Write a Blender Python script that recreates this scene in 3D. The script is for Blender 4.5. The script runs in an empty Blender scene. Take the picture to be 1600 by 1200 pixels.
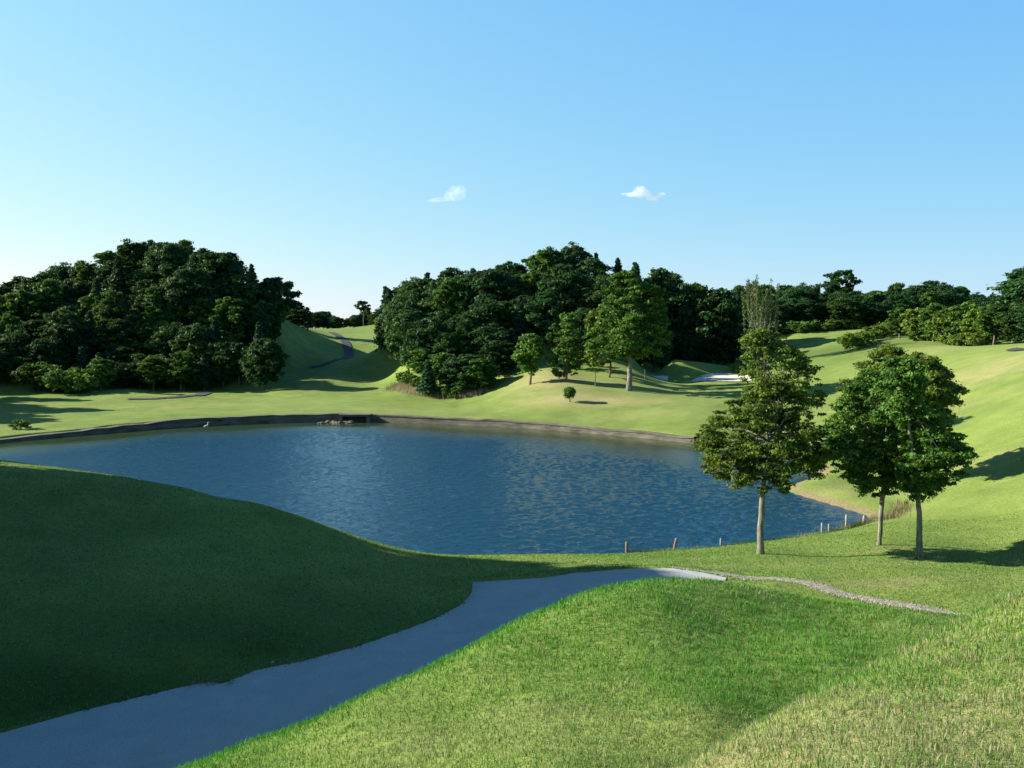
import bpy, math, random
import numpy as np
from mathutils import Vector

SC = bpy.context.scene
COL = SC.collection
R = math.radians
F_PX = 1511.0          # focal length in photo pixels (1600 px wide)
H = 11.0               # eye height above the pond water (z = 0)
PITCH = math.atan(100.0 / F_PX)

# ------------------------------------------------------------------ camera
cam_d = bpy.data.cameras.new('camera')
cam_d.sensor_width = 36.0
cam_d.lens = 36.0 * F_PX / 1600.0
cam_d.clip_start = 0.1
cam_d.clip_end = 20000
cam = bpy.data.objects.new('camera', cam_d)
COL.objects.link(cam)
cam.location = (0, 0, H)
cam.rotation_euler = (math.pi / 2 - PITCH, 0, 0)
SC.camera = cam

# ------------------------------------------------------------------ light
SUN_EL = R(23.5)
SUN_DIR = Vector((-1.0, 0.10, 0.0)).normalized()      # horizontal direction towards the sun
sd3 = Vector((SUN_DIR.x * math.cos(SUN_EL), SUN_DIR.y * math.cos(SUN_EL), math.sin(SUN_EL)))
sun_d = bpy.data.lights.new('sun', 'SUN')
sun_d.energy = 5.0
sun_d.angle = R(0.53)
sun_d.color = (1.0, 0.93, 0.78)
sun = bpy.data.objects.new('sun', sun_d)
COL.objects.link(sun)
sun.rotation_euler = sd3.to_track_quat('Z', 'Y').to_euler()
sun.location = (-60, 0, 60)

W = bpy.data.worlds.new('World')
SC.world = W
W.use_nodes = True
nt = W.node_tree
nt.nodes.clear()
sky = nt.nodes.new('ShaderNodeTexSky')
sky.sky_type = 'NISHITA'
sky.sun_disc = False
sky.sun_elevation = SUN_EL
sky.sun_rotation = math.atan2(SUN_DIR.x, SUN_DIR.y)
sky.air_density = 1.0
sky.dust_density = 0.0
sky.ozone_density = 3.0
# clear late-afternoon sky: the physical sky, graded per channel towards and away from the sun,
# dimmed towards the zenith to darken the shade
def wn(op, a, b=None):
    m = nt.nodes.new('ShaderNodeMath'); m.operation = op
    for i, v in enumerate((a, b)):
        if v is None: continue
        if isinstance(v, (int, float)): m.inputs[i].default_value = v
        else: nt.links.new(v, m.inputs[i])
    return m.outputs[0]
wtc = nt.nodes.new('ShaderNodeTexCoord')
wsep = nt.nodes.new('ShaderNodeSeparateXYZ'); nt.links.new(wtc.outputs['Generated'], wsep.inputs[0])
csep = nt.nodes.new('ShaderNodeSeparateColor'); nt.links.new(sky.outputs[0], csep.inputs[0])
ccmb = nt.nodes.new('ShaderNodeCombineColor')
zen = nt.nodes.new('ShaderNodeMapRange'); zen.interpolation_type = 'SMOOTHSTEP'
zen.inputs['From Min'].default_value = 0.36; zen.inputs['From Max'].default_value = 0.75
nt.links.new(wsep.outputs[2], zen.inputs['Value'])
EXPO = 1.25
SKY_FIT = ((0.835, 0.686, -0.545, 0.03), (0.57, 0.413, -0.285, 0.13), (0.126, 0.080, -0.055, 0.22))
for i, (fa, fg, fh, fz) in enumerate(SKY_FIT):
    v = wn('POWER', wn('MULTIPLY', csep.outputs[i], 0.03), fg)
    v = wn('MULTIPLY', v, wn('EXPONENT', wn('MULTIPLY', wsep.outputs[0], fh)))
    v = wn('MULTIPLY', wn('MULTIPLY', v, math.exp(fa) / 0.1 / 2 ** EXPO), wn('SUBTRACT', 1.0, wn('MULTIPLY', zen.outputs[0], 1.0 - fz)))
    nt.links.new(v, ccmb.inputs[i])
bg = nt.nodes.new('ShaderNodeBackground')
bg.inputs['Strength'].default_value = 0.1
wo = nt.nodes.new('ShaderNodeOutputWorld')
nt.links.new(ccmb.outputs[0], bg.inputs[0])
nt.links.new(bg.outputs[0], wo.inputs[0])

SC.view_settings.view_transform = 'Standard'
SC.view_settings.look = 'None'
SC.view_settings.exposure = EXPO
SC.view_settings.gamma = 1.0
SC.render.engine = 'CYCLES'
cy = SC.cycles
cy.max_bounces = 6
cy.diffuse_bounces = 3
cy.glossy_bounces = 3
cy.transmission_bounces = 4
cy.volume_bounces = 2
cy.transparent_max_bounces = 8
cy.use_denoising = True
cy.caustics_reflective = False
cy.caustics_refractive = False

# ------------------------------------------------------------------ pixel helpers
cp, sp = math.cos(PITCH), math.sin(PITCH)
def ray(px, py):
    cx, cyy = (px - 800.0) / F_PX, (600.0 - py) / F_PX
    return cx, cp + cyy * sp, -sp + cyy * cp
def P(px, py, d):
    """world point seen at photo pixel (px,py) at forward distance d"""
    x, y, z = ray(px, py)
    t = d / y
    return (x * t, d, H + z * t)
def PZ(px, py, z0):
    x, y, z = ray(px, py)
    t = (z0 - H) / z
    return (x * t, y * t, z0)

# ------------------------------------------------------------------ object helpers
def tag(o, label=None, cat=None, group=None, kind=None):
    if label: o['label'] = label
    if cat: o['category'] = cat
    if group: o['group'] = group
    if kind: o['kind'] = kind
    return o
def mesh_np(name, verts, faces_flat, sizes, smooth=False):
    """fast mesh from numpy arrays"""
    me = bpy.data.meshes.new(name)
    verts = np.asarray(verts, dtype=np.float32)
    faces_flat = np.asarray(faces_flat, dtype=np.int32)
    sizes = np.asarray(sizes, dtype=np.int32)
    me.vertices.add(len(verts))
    me.vertices.foreach_set('co', verts.ravel())
    me.loops.add(len(faces_flat))
    me.loops.foreach_set('vertex_index', faces_flat)
    me.polygons.add(len(sizes))
    starts = np.concatenate(([0], np.cumsum(sizes)[:-1])).astype(np.int32)
    me.polygons.foreach_set('loop_start', starts)
    me.polygons.foreach_set('loop_total', sizes)
    if smooth:
        me.polygons.foreach_set('use_smooth', np.ones(len(sizes), dtype=bool))
    me.update(calc_edges=True)
    return me
def set_attr(me, name, col):
    a = me.color_attributes.new(name, 'FLOAT_COLOR', 'POINT')
    c = np.ones((len(me.vertices), 4), dtype=np.float32)
    c[:, :col.shape[1]] = col
    a.data.foreach_set('color', c.ravel())
def obj(name, me, mat=None, parent=None, loc=None):
    o = bpy.data.objects.new(name, me)
    COL.objects.link(o)
    if mat is not None and me is not None and not me.materials: me.materials.append(mat)
    if parent is not None: o.parent = parent
    if loc is not None: o.location = loc
    return o
def empty(name, loc, rz=0.0):
    o = bpy.data.objects.new(name, None)
    COL.objects.link(o)
    o.location = loc
    o.rotation_euler = (0, 0, rz)
    o.empty_display_size = 0.3
    return o

class MB:
    """collects simple solids, builds one mesh"""
    def __init__(s): s.v = []; s.f = []
    def tube(s, pts, rad, n=8, cap=True):
        pts = [Vector(p) for p in pts]
        b0 = len(s.v)
        ref = Vector((0.31, 0.95, 0.05))
        for i, p in enumerate(pts):
            t = (pts[min(i + 1, len(pts) - 1)] - pts[max(i - 1, 0)])
            t = t.normalized() if t.length > 1e-9 else Vector((0, 0, 1))
            u = t.cross(ref)
            if u.length < 0.05: u = t.cross(Vector((1, 0, 0)))
            u.normalize(); w = t.cross(u)
            for k in range(n):
                a = 2 * math.pi * k / n
                q = p + (u * math.cos(a) + w * math.sin(a)) * rad[i]
                s.v.append((q.x, q.y, q.z))
        for i in range(len(pts) - 1):
            for k in range(n):
                a = b0 + i * n + k; b = b0 + i * n + (k + 1) % n
                s.f.append((a, b, b + n, a + n))
        if cap:
            s.f.append(tuple(b0 + k for k in range(n))[::-1])
            s.f.append(tuple(b0 + (len(pts) - 1) * n + k for k in range(n)))
    def box(s, c, d, rz=0.0):
        b = len(s.v); ca, sa = math.cos(rz), math.sin(rz)
        for dx, dy, dz in ((-1,-1,-1),(1,-1,-1),(1,1,-1),(-1,1,-1),(-1,-1,1),(1,-1,1),(1,1,1),(-1,1,1)):
            x, y = dx * d[0] / 2, dy * d[1] / 2
            s.v.append((c[0] + x * ca - y * sa, c[1] + x * sa + y * ca, c[2] + dz * d[2] / 2))
        for q in ((0,3,2,1),(4,5,6,7),(0,1,5,4),(1,2,6,5),(2,3,7,6),(3,0,4,7)):
            s.f.append(tuple(b + i for i in q))
    def mesh(s, name, smooth=False):
        me = bpy.data.meshes.new(name)
        me.from_pydata(s.v, [], s.f)
        if smooth:
            me.polygons.foreach_set('use_smooth', np.ones(len(me.polygons), dtype=bool))
        me.update()
        return me

# ------------------------------------------------------------------ noise in numpy
def sines(x, y, seed, wl, n=9):
    rg = np.random.RandomState(seed)
    o = np.zeros_like(x)
    for i in range(n):
        a = rg.uniform(0, 2 * np.pi); w = wl * rg.uniform(0.6, 1.7)
        o += np.sin((x * np.cos(a) + y * np.sin(a)) * 2 * np.pi / w + rg.uniform(0, 6.28))
    return o / n ** 0.5

# ------------------------------------------------------------------ pond outline (z = 0), from where its edge is seen
far_shore = [(-40, 697), (0, 692), (60, 686), (150, 678), (230, 671), (300, 666), (400, 661.5), (500, 659), (560, 658.5),
             (600, 659), (700, 663), (800, 668), (900, 675), (1000, 684), (1085, 693), (1180, 707), (1250, 722)]
inlet = [(1288, 741), (1262, 749), (1236, 758), (1228, 767), (1262, 778), (1312, 792), (1350, 804), (1366, 812)]
near_r = [(1345, 821), (1310, 830), (1260, 839), (1200, 848), (1130, 855), (1060, 861.5), (980, 866.5), (900, 869), (800, 870), (700, 870)]
pond = [PZ(a, b, 0)[:2] for a, b in far_shore + inlet + near_r]
near_l = [(-8.5, 45.5), (-13.0, 47.5), (-19.0, 51.0), (-27.0, 56.0), (-36.0, 60.0), (-48.0, 64), (-60, 70), (-64, 78), (-60, 85)]
pond += near_l
def chaikin(p, n=2):
    for _ in range(n):
        q = []
        for i in range(len(p)):
            a, b = p[i], p[(i + 1) % len(p)]
            q.append((a[0] * .75 + b[0] * .25, a[1] * .75 + b[1] * .25))
            q.append((a[0] * .25 + b[0] * .75, a[1] * .25 + b[1] * .75))
        p = q
    return p
POND = np.array(chaikin(pond, 1))
def poly_sd(x, y, poly):
    """signed distance, positive outside"""
    d = np.full(x.shape, 1e9); inside = np.zeros(x.shape, dtype=bool)
    n = len(poly)
    for i in range(n):
        ax, ay = poly[i]; bx, by = poly[(i + 1) % n]
        ex, ey = bx - ax, by - ay
        t = np.clip(((x - ax) * ex + (y - ay) * ey) / (ex * ex + ey * ey + 1e-12), 0, 1)
        d = np.minimum(d, (x - ax - t * ex) ** 2 + (y - ay - t * ey) ** 2)
        c = ((ay > y) != (by > y))
        with np.errstate(divide='ignore', invalid='ignore'):
            xi = ex * (y - ay) / (ey if ey != 0 else 1e-12) + ax
        inside ^= c & (x < xi)
    d = np.sqrt(d)
    return np.where(inside, -d, d)

# ------------------------------------------------------------------ terrain control points (pixel, pixel, distance)
CP = [
 # mound under the camera (right foreground)
 (1600,1200,4.4),(1450,1200,4.4),(1300,1200,4.5),(1150,1200,5.2),(1600,1080,5.6),(1450,1080,6.0),(1300,1130,5.6),
 (1600,1000,7.0),(1600,934,9.0),(1500,976,8.3),(1400,1022,7.7),(1300,1068,7.2),(1200,1114,6.8),(1100,1165,6.4),(1040,1206,6.2),
 # middle mound
 (600,1200,10.2),(750,1200,9.4),(900,1200,8.6),(1000,1185,9.2),(420,1190,12.0),
 (1100,1110,10.6),(1000,1100,11.2),(850,1100,11.6),(700,1110,12.2),(1200,1055,12.6),(1300,1020,13.6),(1000,1000,14),(1150,985,15),(1300,975,16),
 (880,1010,14.2),(1400,985,15.8),(1480,967,17.5),('w',4.37,11,6.45),('w',3.3,10,6.6),('w',2.38,9,6.8),('w',5.95,12,6.5),('w',1.63,8.2,7.0),('w',8.0,13.5,6.4),
 (290,1203,13.0),(400,1155,13.6),(560,1091,14.6),(700,1031,15.6),(800,976,16.8),(900,937,18),(1000,922,19),(1100,920,19.5),(1200,931,19.5),(1300,947,19.5),(1400,960,19.5),(1490,972,19.5),
 # flat drive / path between the mounds (z about 2)
 (0,1150,21.2),(130,1112,22.2),(280,1078,23.5),(400,1050,24.7),(560,1010,26.7),(700,961,29.5),(738,930,31.5),(745,906,33.5),
 (850,903,33.8),(940,893,34.6),(1050,889,35),(1150,905,33.5),(1100,900,33.5),
 ('w',-7.5,19.0,2.0),('w',-4.5,20.8,2.0),('w',-2,23.2,2.0),('w',1,25.6,2.0),('w',4,27.6,2.05),('w',7,28.6,2.1),('w',-1.5,27,2.0),('w',2,30,2.0),('w',-12,17,2.0),
 ('w',-5,17.5,2.2),('w',-1,20,2.4),('w',2.5,23.2,2.5),('w',6.0,24.8,2.5),('w',10,25.4,2.7),
 # gravel strip right
 (1170,912,31.5),(1300,934,29.5),(1400,944,28.6),(1480,958,27.5),(1600,950,27),
 # slope + lip
 (700,885,36.5),(800,887,36.5),(900,882,37),(1000,879,37.5),(1100,890,35.0),(1200,900,33.6),(1350,905,32.5),(1500,915,31),(1600,915,31),
 (780,871,41),(900,868,41.5),(1000,871,40),(1100,876,38),(1200,880,36.6),(1300,880,36.2),(1437,884,35.6),(1540,886,35),(1620,886,35),
 (1188,866,38.6),(1300,862,40),(1375,853,40.2),(1437,873,37.4),(1500,860,39.5),(1600,862,39.5),
 (1000,864.5,43.2),(1100,857,43.5),(1200,848,44.0),(1300,833,46),(1380,806,51),
 # left mound
 (0,722,45),(100,734,44),(200,747,43),(300,766,42),(400,786,41),(480,811,40.5),(560,841,40.6),(640,861,41),(700,868,41.5),
 (0,800,35),(150,800,36),(300,830,35.5),(430,850,35.5),(560,880,35),(650,890,35.5),
 (0,900,28.8),(150,900,29),(300,910,29.5),(450,925,30),(600,930,31),(680,915,33),
 (0,1000,24.6),(150,990,25.3),(300,985,26.2),(450,975,27.4),(600,965,28.8),
 (0,1090,22),(150,1060,23),(300,1035,24.4),(450,1010,25.7),
 ('w',-26,52,1.6),('w',-18,47.5,1.4),('w',-12.5,44.5,1.2),('w',-34,56,1.6),
 # far side of the pond: fairway
 (0,668,95),(100,664,97),(200,654,101),(300,649,104),(400,648,105),(500,647,105),(600,650,104),(700,654,102),(800,658,99),(900,664,96),(1000,671,92),(1080,678,88),
 (0,640,112),(0,615,132),(150,640,116),(150,620,130),(300,630,122),(300,617,134),(450,625,125),(450,606,143),(600,625,124),(600,606,140),(700,614,131),(750,618,127),
 (60,600,140),(200,607,140),(150,590,150),(220,592,152),(330,600,150),(420,596,152),
 # valley in the gap
 (420,582,160),(520,583,162),(600,585,160),(440,588,155),(520,592,152),(600,594,150),
 (460,560,178),(540,560,182),(600,560,185),(480,535,200),(550,535,208),(610,535,212),(560,517,240),(600,508,255),(510,516,245),(620,500,262),
 (450,505,195),(445,530,183),(425,560,172),(470,515,205),(500,520,222),('w',-60,300,7.0),('w',-30,300,7.5),
 # right-middle: mound with the lone tree
 (830,600,121),(790,606,124),(745,617,127),(860,577,128),(900,580,131),(900,612,113),(890,628,108),(940,600,121),(983,611,116),(985,578,133),(1020,590,136),(960,600,121),
 (1050,610,122),(1000,640,103),(1100,640,100),(900,645,104),(800,640,108),(1100,612,120),(1150,620,112),
 (1060,592,144),(1110,592,144),(1160,590,142),(1040,583,155),(1080,568,160),(1130,571,160),(1170,574,155),(1000,574,158),('w',28,175,2.0),('w',38,178,2.0),
 # right hillside
 (1250,600,120),(1300,575,135),(1250,560,150),(1300,545,160),(1300,520,185),(1380,515,188),(1240,525,185),(1450,520,178),(1500,540,135),(1480,530,150),(1540,540,122),(1560,546,108),(1600,550,98),
 (1600,600,80),(1500,600,92),(1400,600,105),(1330,620,106),(1300,650,94),(1600,650,67),(1500,650,76),(1400,650,86),(1300,690,76),(1600,700,58),(1500,700,65),(1400,700,70),(1250,700,79),(1150,665,93),(1200,690,83),
 (1600,750,51.5),(1500,750,55),(1400,750,60),(1330,750,64),(1600,800,45.5),(1500,800,48.5),(1420,790,54),
 (1300,765,63),(1300,742,70),
 ('w',75,125,9.0),('w',70,140,6.5),('w',95,140,15.0),('w',60,100,9.5),('w',120,170,18),
 # outside of the picture
 ('w',0,0,9.35),('w',1.5,2,9.3),('w',-1.6,1.5,8.9),('w',-4,3,7.4),('w',-6,8,6.0),('w',-9,12,4.2),('w',3,0,9.5),('w',6,4,9.4),('w',8,8,8.6),('w',12,10,7.8),('w',14,16,6.0),('w',0,-4,9.4),('w',0,-15,9),('w',10,-10,9.5),
 ('w',-12,0,6.5),('w',-16,14,2.6),('w',-20,20,2.6),('w',-26,28,4.4),('w',-34,40,5.5),('w',-30,15,4.5),('w',-45,25,7),('w',-50,50,4),('w',-60,0,8),('w',-80,60,5),('w',-75,85,2.2),
 ('w',20,30,4.0),('w',28,40,5.0),('w',30,15,7),('w',45,50,8),('w',60,70,10),('w',60,10,10),
 ('w',-80,110,2),('w',-110,140,6),('w',-140,100,10),('w',0,-100,8),('w',100,-50,10),('w',-100,-50,8),
 ('w',200,200,18),('w',-200,250,15),('w',300,600,8),('w',0,600,3),('w',-300,600,8),('w',0,2500,0.5),('w',2500,1000,3),('w',-2500,1000,3),('w',0,-2000,3),('w',2000,-1500,3),('w',-2000,-1500,3),
]
# wooded hills: ground = tree line minus tree height
def ridge(prof, d, th):
    return [(px, py, d, th) for px, py in prof]
L_PROF = [(-80,440),(0,436),(50,427),(90,414),(130,400),(200,380),(240,373),(290,378),(340,384),(380,400),(425,424),(440,440)]
C_PROF = [(590,455),(610,442),(660,428),(715,418),(770,420),(825,402),(850,383),(900,384),(950,392),(1000,402),(1040,420),(1070,436),(1110,446),(1150,452)]
R_PROF = [(1080,450),(1130,448),(1180,446),(1220,436),(1260,442),(1310,440),(1350,455),(1400,448),(1450,442),(1500,442),(1520,462),(1560,462),(1580,446),(1600,430),(1660,405)]
for px, py in L_PROF:
    x, y, z = P(px, py, 178); CP.append(('w', x, y, z - 10))
for px, py in [(0,520),(100,505),(200,490),(300,490),(390,505)]:
    x, y, z = P(px, py, 160); CP.append(('w', x, y, z - 4))
for px, py in C_PROF:
    x, y, z = P(px, py, 172 if px < 990 else 186); CP.append(('w', x, y, z - (10 if px < 990 else 13 if px < 1060 else 11)))
CP += [(1030,587,149),(1012,586,149),(1110,590,141)]
for px, py in [(660,520),(740,510),(820,500),(900,500),(980,510),(1050,520)]:
    x, y, z = P(px, py, 150); CP.append(('w', x, y, z - 3.5))
for px in (1160, 1250, 1350, 1450):
    CP.append(('w', (px - 800) / F_PX * 235, 235, 9.5))
pts = []
for c in CP:
    if c[0] == 'w': pts.append(c[1:])
    else: pts.append(P(*c))
pts = np.array(pts, dtype=float)
def uv(x, y):
    r = np.sqrt(x * x + y * y) + 2.0
    th = np.arctan2(x, y)
    return th * 1.7, np.log(r)
pu, pv = uv(pts[:, 0], pts[:, 1])
# wrap copies behind the camera
extra = np.abs(pu) > 1.7 * 1.3
pu2 = np.concatenate([pu, pu[extra] - np.sign(pu[extra]) * 2 * np.pi * 1.7]); pv2 = np.concatenate([pv, pv[extra]])
pz2 = np.concatenate([pts[:, 2], pts[extra, 2]])
def kern(r2): return 0.5 * r2 * np.log(r2 + 1e-12)
N = len(pu2)
r2 = (pu2[:, None] - pu2[None]) ** 2 + (pv2[:, None] - pv2[None]) ** 2
A = np.zeros((N + 3, N + 3))
A[:N, :N] = kern(r2) + np.eye(N) * 4e-4
A[:N, N] = 1; A[:N, N + 1] = pu2; A[:N, N + 2] = pv2
A[N:, :N] = A[:N, N:].T
wts = np.linalg.solve(A, np.concatenate([pz2, [0, 0, 0]]))
def tps(x, y):
    u, v = uv(x.ravel(), y.ravel()); out = np.empty(u.shape)
    for i in range(0, len(u), 20000):
        uu, vv = u[i:i + 20000], v[i:i + 20000]
        k = kern((uu[:, None] - pu2[None]) ** 2 + (vv[:, None] - pv2[None]) ** 2)
        out[i:i + 20000] = k @ wts[:N] + wts[N] + wts[N + 1] * uu + wts[N + 2] * vv
    return out.reshape(x.shape)

def sstep(a, b, x):
    t = np.clip((x - a) / (b - a), 0, 1); return t * t * (3 - 2 * t)
def axis(lim_f, base, k, lim, grow):
    o = [0.0]
    while o[-1] < lim_f: o.append(o[-1] + base + k * o[-1])
    s = o[-1] - o[-2]
    while o[-1] < lim: s *= grow; o.append(o[-1] + s)
    return o
ys = axis(215, 0.085, 0.0062, 3000, 1.10)
yn = axis(6, 0.3, 0.08, 2500, 1.35)[1:]
YS = np.array([-v for v in yn[::-1]] + ys)
xs = axis(130, 0.10, 0.0088, 3000, 1.13)
XS = np.array([-v for v in xs[:0:-1]] + xs)
GX, GY = np.meshgrid(XS, YS)
GZ = tps(GX, GY)
GZ = np.maximum(GZ, 0.45)
far = sstep(300, 700, np.hypot(GX, GY))
GZ = GZ * (1 - far) + np.clip(GZ, 0.5, 8) * far
GZ += sines(GX, GY, 3, 9.0) * 0.035 + sines(GX, GY, 4, 2.2) * 0.012 * sstep(60, 20, np.hypot(GX, GY))
# wooded flank roughness
bb = (GX > -75) & (GX < 45) & (GY > 36) & (GY < 112)
SDP = np.full(GX.shape, 99.0)
SDP[bb] = poly_sd(GX[bb], GY[bb], POND)
# walled part of the far shore: bank drops behind the wall; elsewhere a gentle shore
wx = (GY > 84) & (GX < 18)
soft = np.where(SDP > 0, 0.28 * SDP * (1 - sstep(0, 3.2, SDP)) + GZ * sstep(0, 3.2, SDP), -0.35 * np.minimum(-SDP, 4))
hard = np.where(SDP > 0.85, GZ, np.where(SDP > 0, -1.0 + (GZ + 1.0) * np.clip(SDP / 0.85, 0, 1) ** 2, -1.0))
GZ = np.where(SDP < 90, np.where(wx, hard, soft), GZ)
def hgrid(x, y):
    x = np.asarray(x, float); y = np.asarray(y, float)
    i = np.clip(np.searchsorted(XS, x) - 1, 0, len(XS) - 2); j = np.clip(np.searchsorted(YS, y) - 1, 0, len(YS) - 2)
    fx = (x - XS[i]) / (XS[i + 1] - XS[i]); fy = (y - YS[j]) / (YS[j + 1] - YS[j])
    return (GZ[j, i] * (1 - fx) + GZ[j, i + 1] * fx) * (1 - fy) + (GZ[j + 1, i] * (1 - fx) + GZ[j + 1, i + 1] * fx) * fy
def hz(x, y): return float(hgrid(x, y))

# ------------------------------------------------------------------ path outline in the foreground (flat strip)
path_l = [(-16.5,16.2)] + [PZ(a, b, 2.0)[:2] for a, b in [(0,1148),(130,1112),(280,1076),(330,1067),(345,1071),(400,1049),(480,1033),(560,1011),(620,990),(680,968),(722,945),(737,928),(739,910)]]
path_t = [PZ(a, b, 2.0)[:2] for a, b in [(770,909),(850,904),(900,896),(940,893),(1000,889),(1050,889),(1100,896),(1135,904)]]
path_r = [(6.6,30.6),(5.8,27.0),(3.6,24.4),(0,21.6),(-3,19.2),(-6,16.8),(-9.5,14.2),(-14,12.2),(-19,11.5)]
PATH = np.array(path_l + path_t + path_r)
near = (GY > 8) & (GY < 40) & (GX > -25) & (GX < 14)
SDN = np.full(GX.shape, 99.0)
SDN[near] = poly_sd(GX[near], GY[near], PATH)
wp = sstep(1.6, 0.1, SDN)
GZ = GZ * (1 - wp) + 2.0 * wp

# ------------------------------------------------------------------ materials
def new_mat(name):
    m = bpy.data.materials.new(name); m.use_nodes = True
    n = m.node_tree; n.nodes.clear()
    return m, n.nodes, n.links
def nd(N_, t, **kw):
    n = N_.new(t)
    for k, v in kw.items():
        if hasattr(n, k): setattr(n, k, v)
    return n
def noise(N_, L, vec, scale, detail=4, rough=0.55):
    n = N_.new('ShaderNodeTexNoise'); n.inputs['Scale'].default_value = scale
    n.inputs['Detail'].default_value = detail; n.inputs['Roughness'].default_value = rough
    if vec is not None: L.new(vec, n.inputs['Vector'])
    return n.outputs['Fac']
def ramp(N_, L, fac, stops):
    r = N_.new('ShaderNodeValToRGB'); e = r.color_ramp.elements
    while len(e) < len(stops): e.new(0.5)
    for i, (p, c) in enumerate(stops):
        e[i].position = p; e[i].color = (*c, 1) if len(c) == 3 else c
    L.new(fac, r.inputs[0]); return r.outputs[0]
def mix(N_, L, fac, a, b, mode='MIX'):
    m = N_.new('ShaderNodeMix'); m.data_type = 'RGBA'; m.blend_type = mode
    for s, v in ((m.inputs[0], fac), (m.inputs[6], a), (m.inputs[7], b)):
        if isinstance(v, (int, float)): s.default_value = v
        elif isinstance(v, tuple): s.default_value = (*v, 1) if len(v) == 3 else v
        else: L.new(v, s)
    return m.outputs[2]
def attr(N_, name):
    a = N_.new('ShaderNodeAttribute'); a.attribute_name = name; return a
def math_(N_, L, op, a, b=None):
    m = N_.new('ShaderNodeMath'); m.operation = op
    for i, v in enumerate((a, b)):
        if v is None: continue
        if isinstance(v, (int, float)): m.inputs[i].default_value = v
        else: L.new(v, m.inputs[i])
    return m.outputs[0]

GRASS_A, GRASS_B, GRASS_C = (0.098, 0.168, 0.028), (0.205, 0.280, 0.058), (0.36, 0.32, 0.16)
def ground_mat():
    m, N_, L = new_mat('turf')
    tc = N_.new('ShaderNodeTexCoord'); v = tc.outputs['Object']
    big = noise(N_, L, v, 0.045, 4); mid = noise(N_, L, v, 0.5, 5, 0.6); fine = noise(N_, L, v, 7.0, 4, 0.7)
    fine2 = noise(N_, L, v, 38.0, 3, 0.7); patch = noise(N_, L, v, 0.16, 6, 0.7)
    g = ramp(N_, L, mid, [(0.3, GRASS_A), (0.72, GRASS_B)])
    g = mix(N_, L, ramp(N_, L, big, [(0.38, (0, 0, 0)), (0.68, (0.5, 0.5, 0.5))]), g, (0.23, 0.295, 0.07))
    g = mix(N_, L, 0.8, g, ramp(N_, L, patch, [(0.32, (0.72, 0.80, 0.72)), (0.5, (1, 1, 1)), (0.68, (1.16, 1.10, 1.10))]), 'MULTIPLY')
    a = attr(N_, 'zone'); sep = N_.new('ShaderNodeSeparateColor'); L.new(a.outputs['Color'], sep.inputs[0])
    dry, soil, rough = sep.outputs
    dn = math_(N_, L, 'MULTIPLY', dry, math_(N_, L, 'ADD', 0.35, math_(N_, L, 'MULTIPLY', mid, 1.2)))
    dn = N_.new('ShaderNodeClamp').outputs[0] if False else dn
    g = mix(N_, L, dn, g, GRASS_C)
    g = mix(N_, L, rough, g, (0.035, 0.085, 0.015))  # rough grass colour, darkened to paint the shade at the left bank's foot
    sn = math_(N_, L, 'MULTIPLY', soil, math_(N_, L, 'ADD', 0.4, math_(N_, L, 'MULTIPLY', fine, 1.0)))
    g = mix(N_, L, sn, g, mix(N_, L, fine, (0.16, 0.11, 0.06), (0.33, 0.26, 0.17)))
    g = mix(N_, L, 0.75, g, ramp(N_, L, fine, [(0.25, (0.45, 0.45, 0.42)), (0.5, (0.95, 0.95, 0.9)), (0.78, (1.35, 1.3, 1.2))]), 'MULTIPLY')
    g = mix(N_, L, 0.6, g, ramp(N_, L, fine2, [(0.25, (0.55, 0.55, 0.5)), (0.5, (1, 1, 1)), (0.75, (1.35, 1.3, 1.1))]), 'MULTIPLY')
    b = N_.new('ShaderNodeBsdfPrincipled'); L.new(g, b.inputs['Base Color'])
    b.inputs['Roughness'].default_value = 0.85; b.inputs['Specular IOR Level'].default_value = 0.15
    b.inputs['Sheen Weight'].default_value = 0.08; b.inputs['Sheen Roughness'].default_value = 0.6
    b.inputs['Sheen Tint'].default_value = (0.75, 0.9, 0.35, 1)
    bp = N_.new('ShaderNodeBump'); bp.inputs['Strength'].default_value = 0.9; bp.inputs['Distance'].default_value = 0.06
    L.new(math_(N_, L, 'ADD', fine, math_(N_, L, 'MULTIPLY', fine2, 0.4)), bp.inputs['Height']); L.new(bp.outputs[0], b.inputs['Normal'])
    o = N_.new('ShaderNodeOutputMaterial'); L.new(b.outputs[0], o.inputs[0])
    return m
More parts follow.
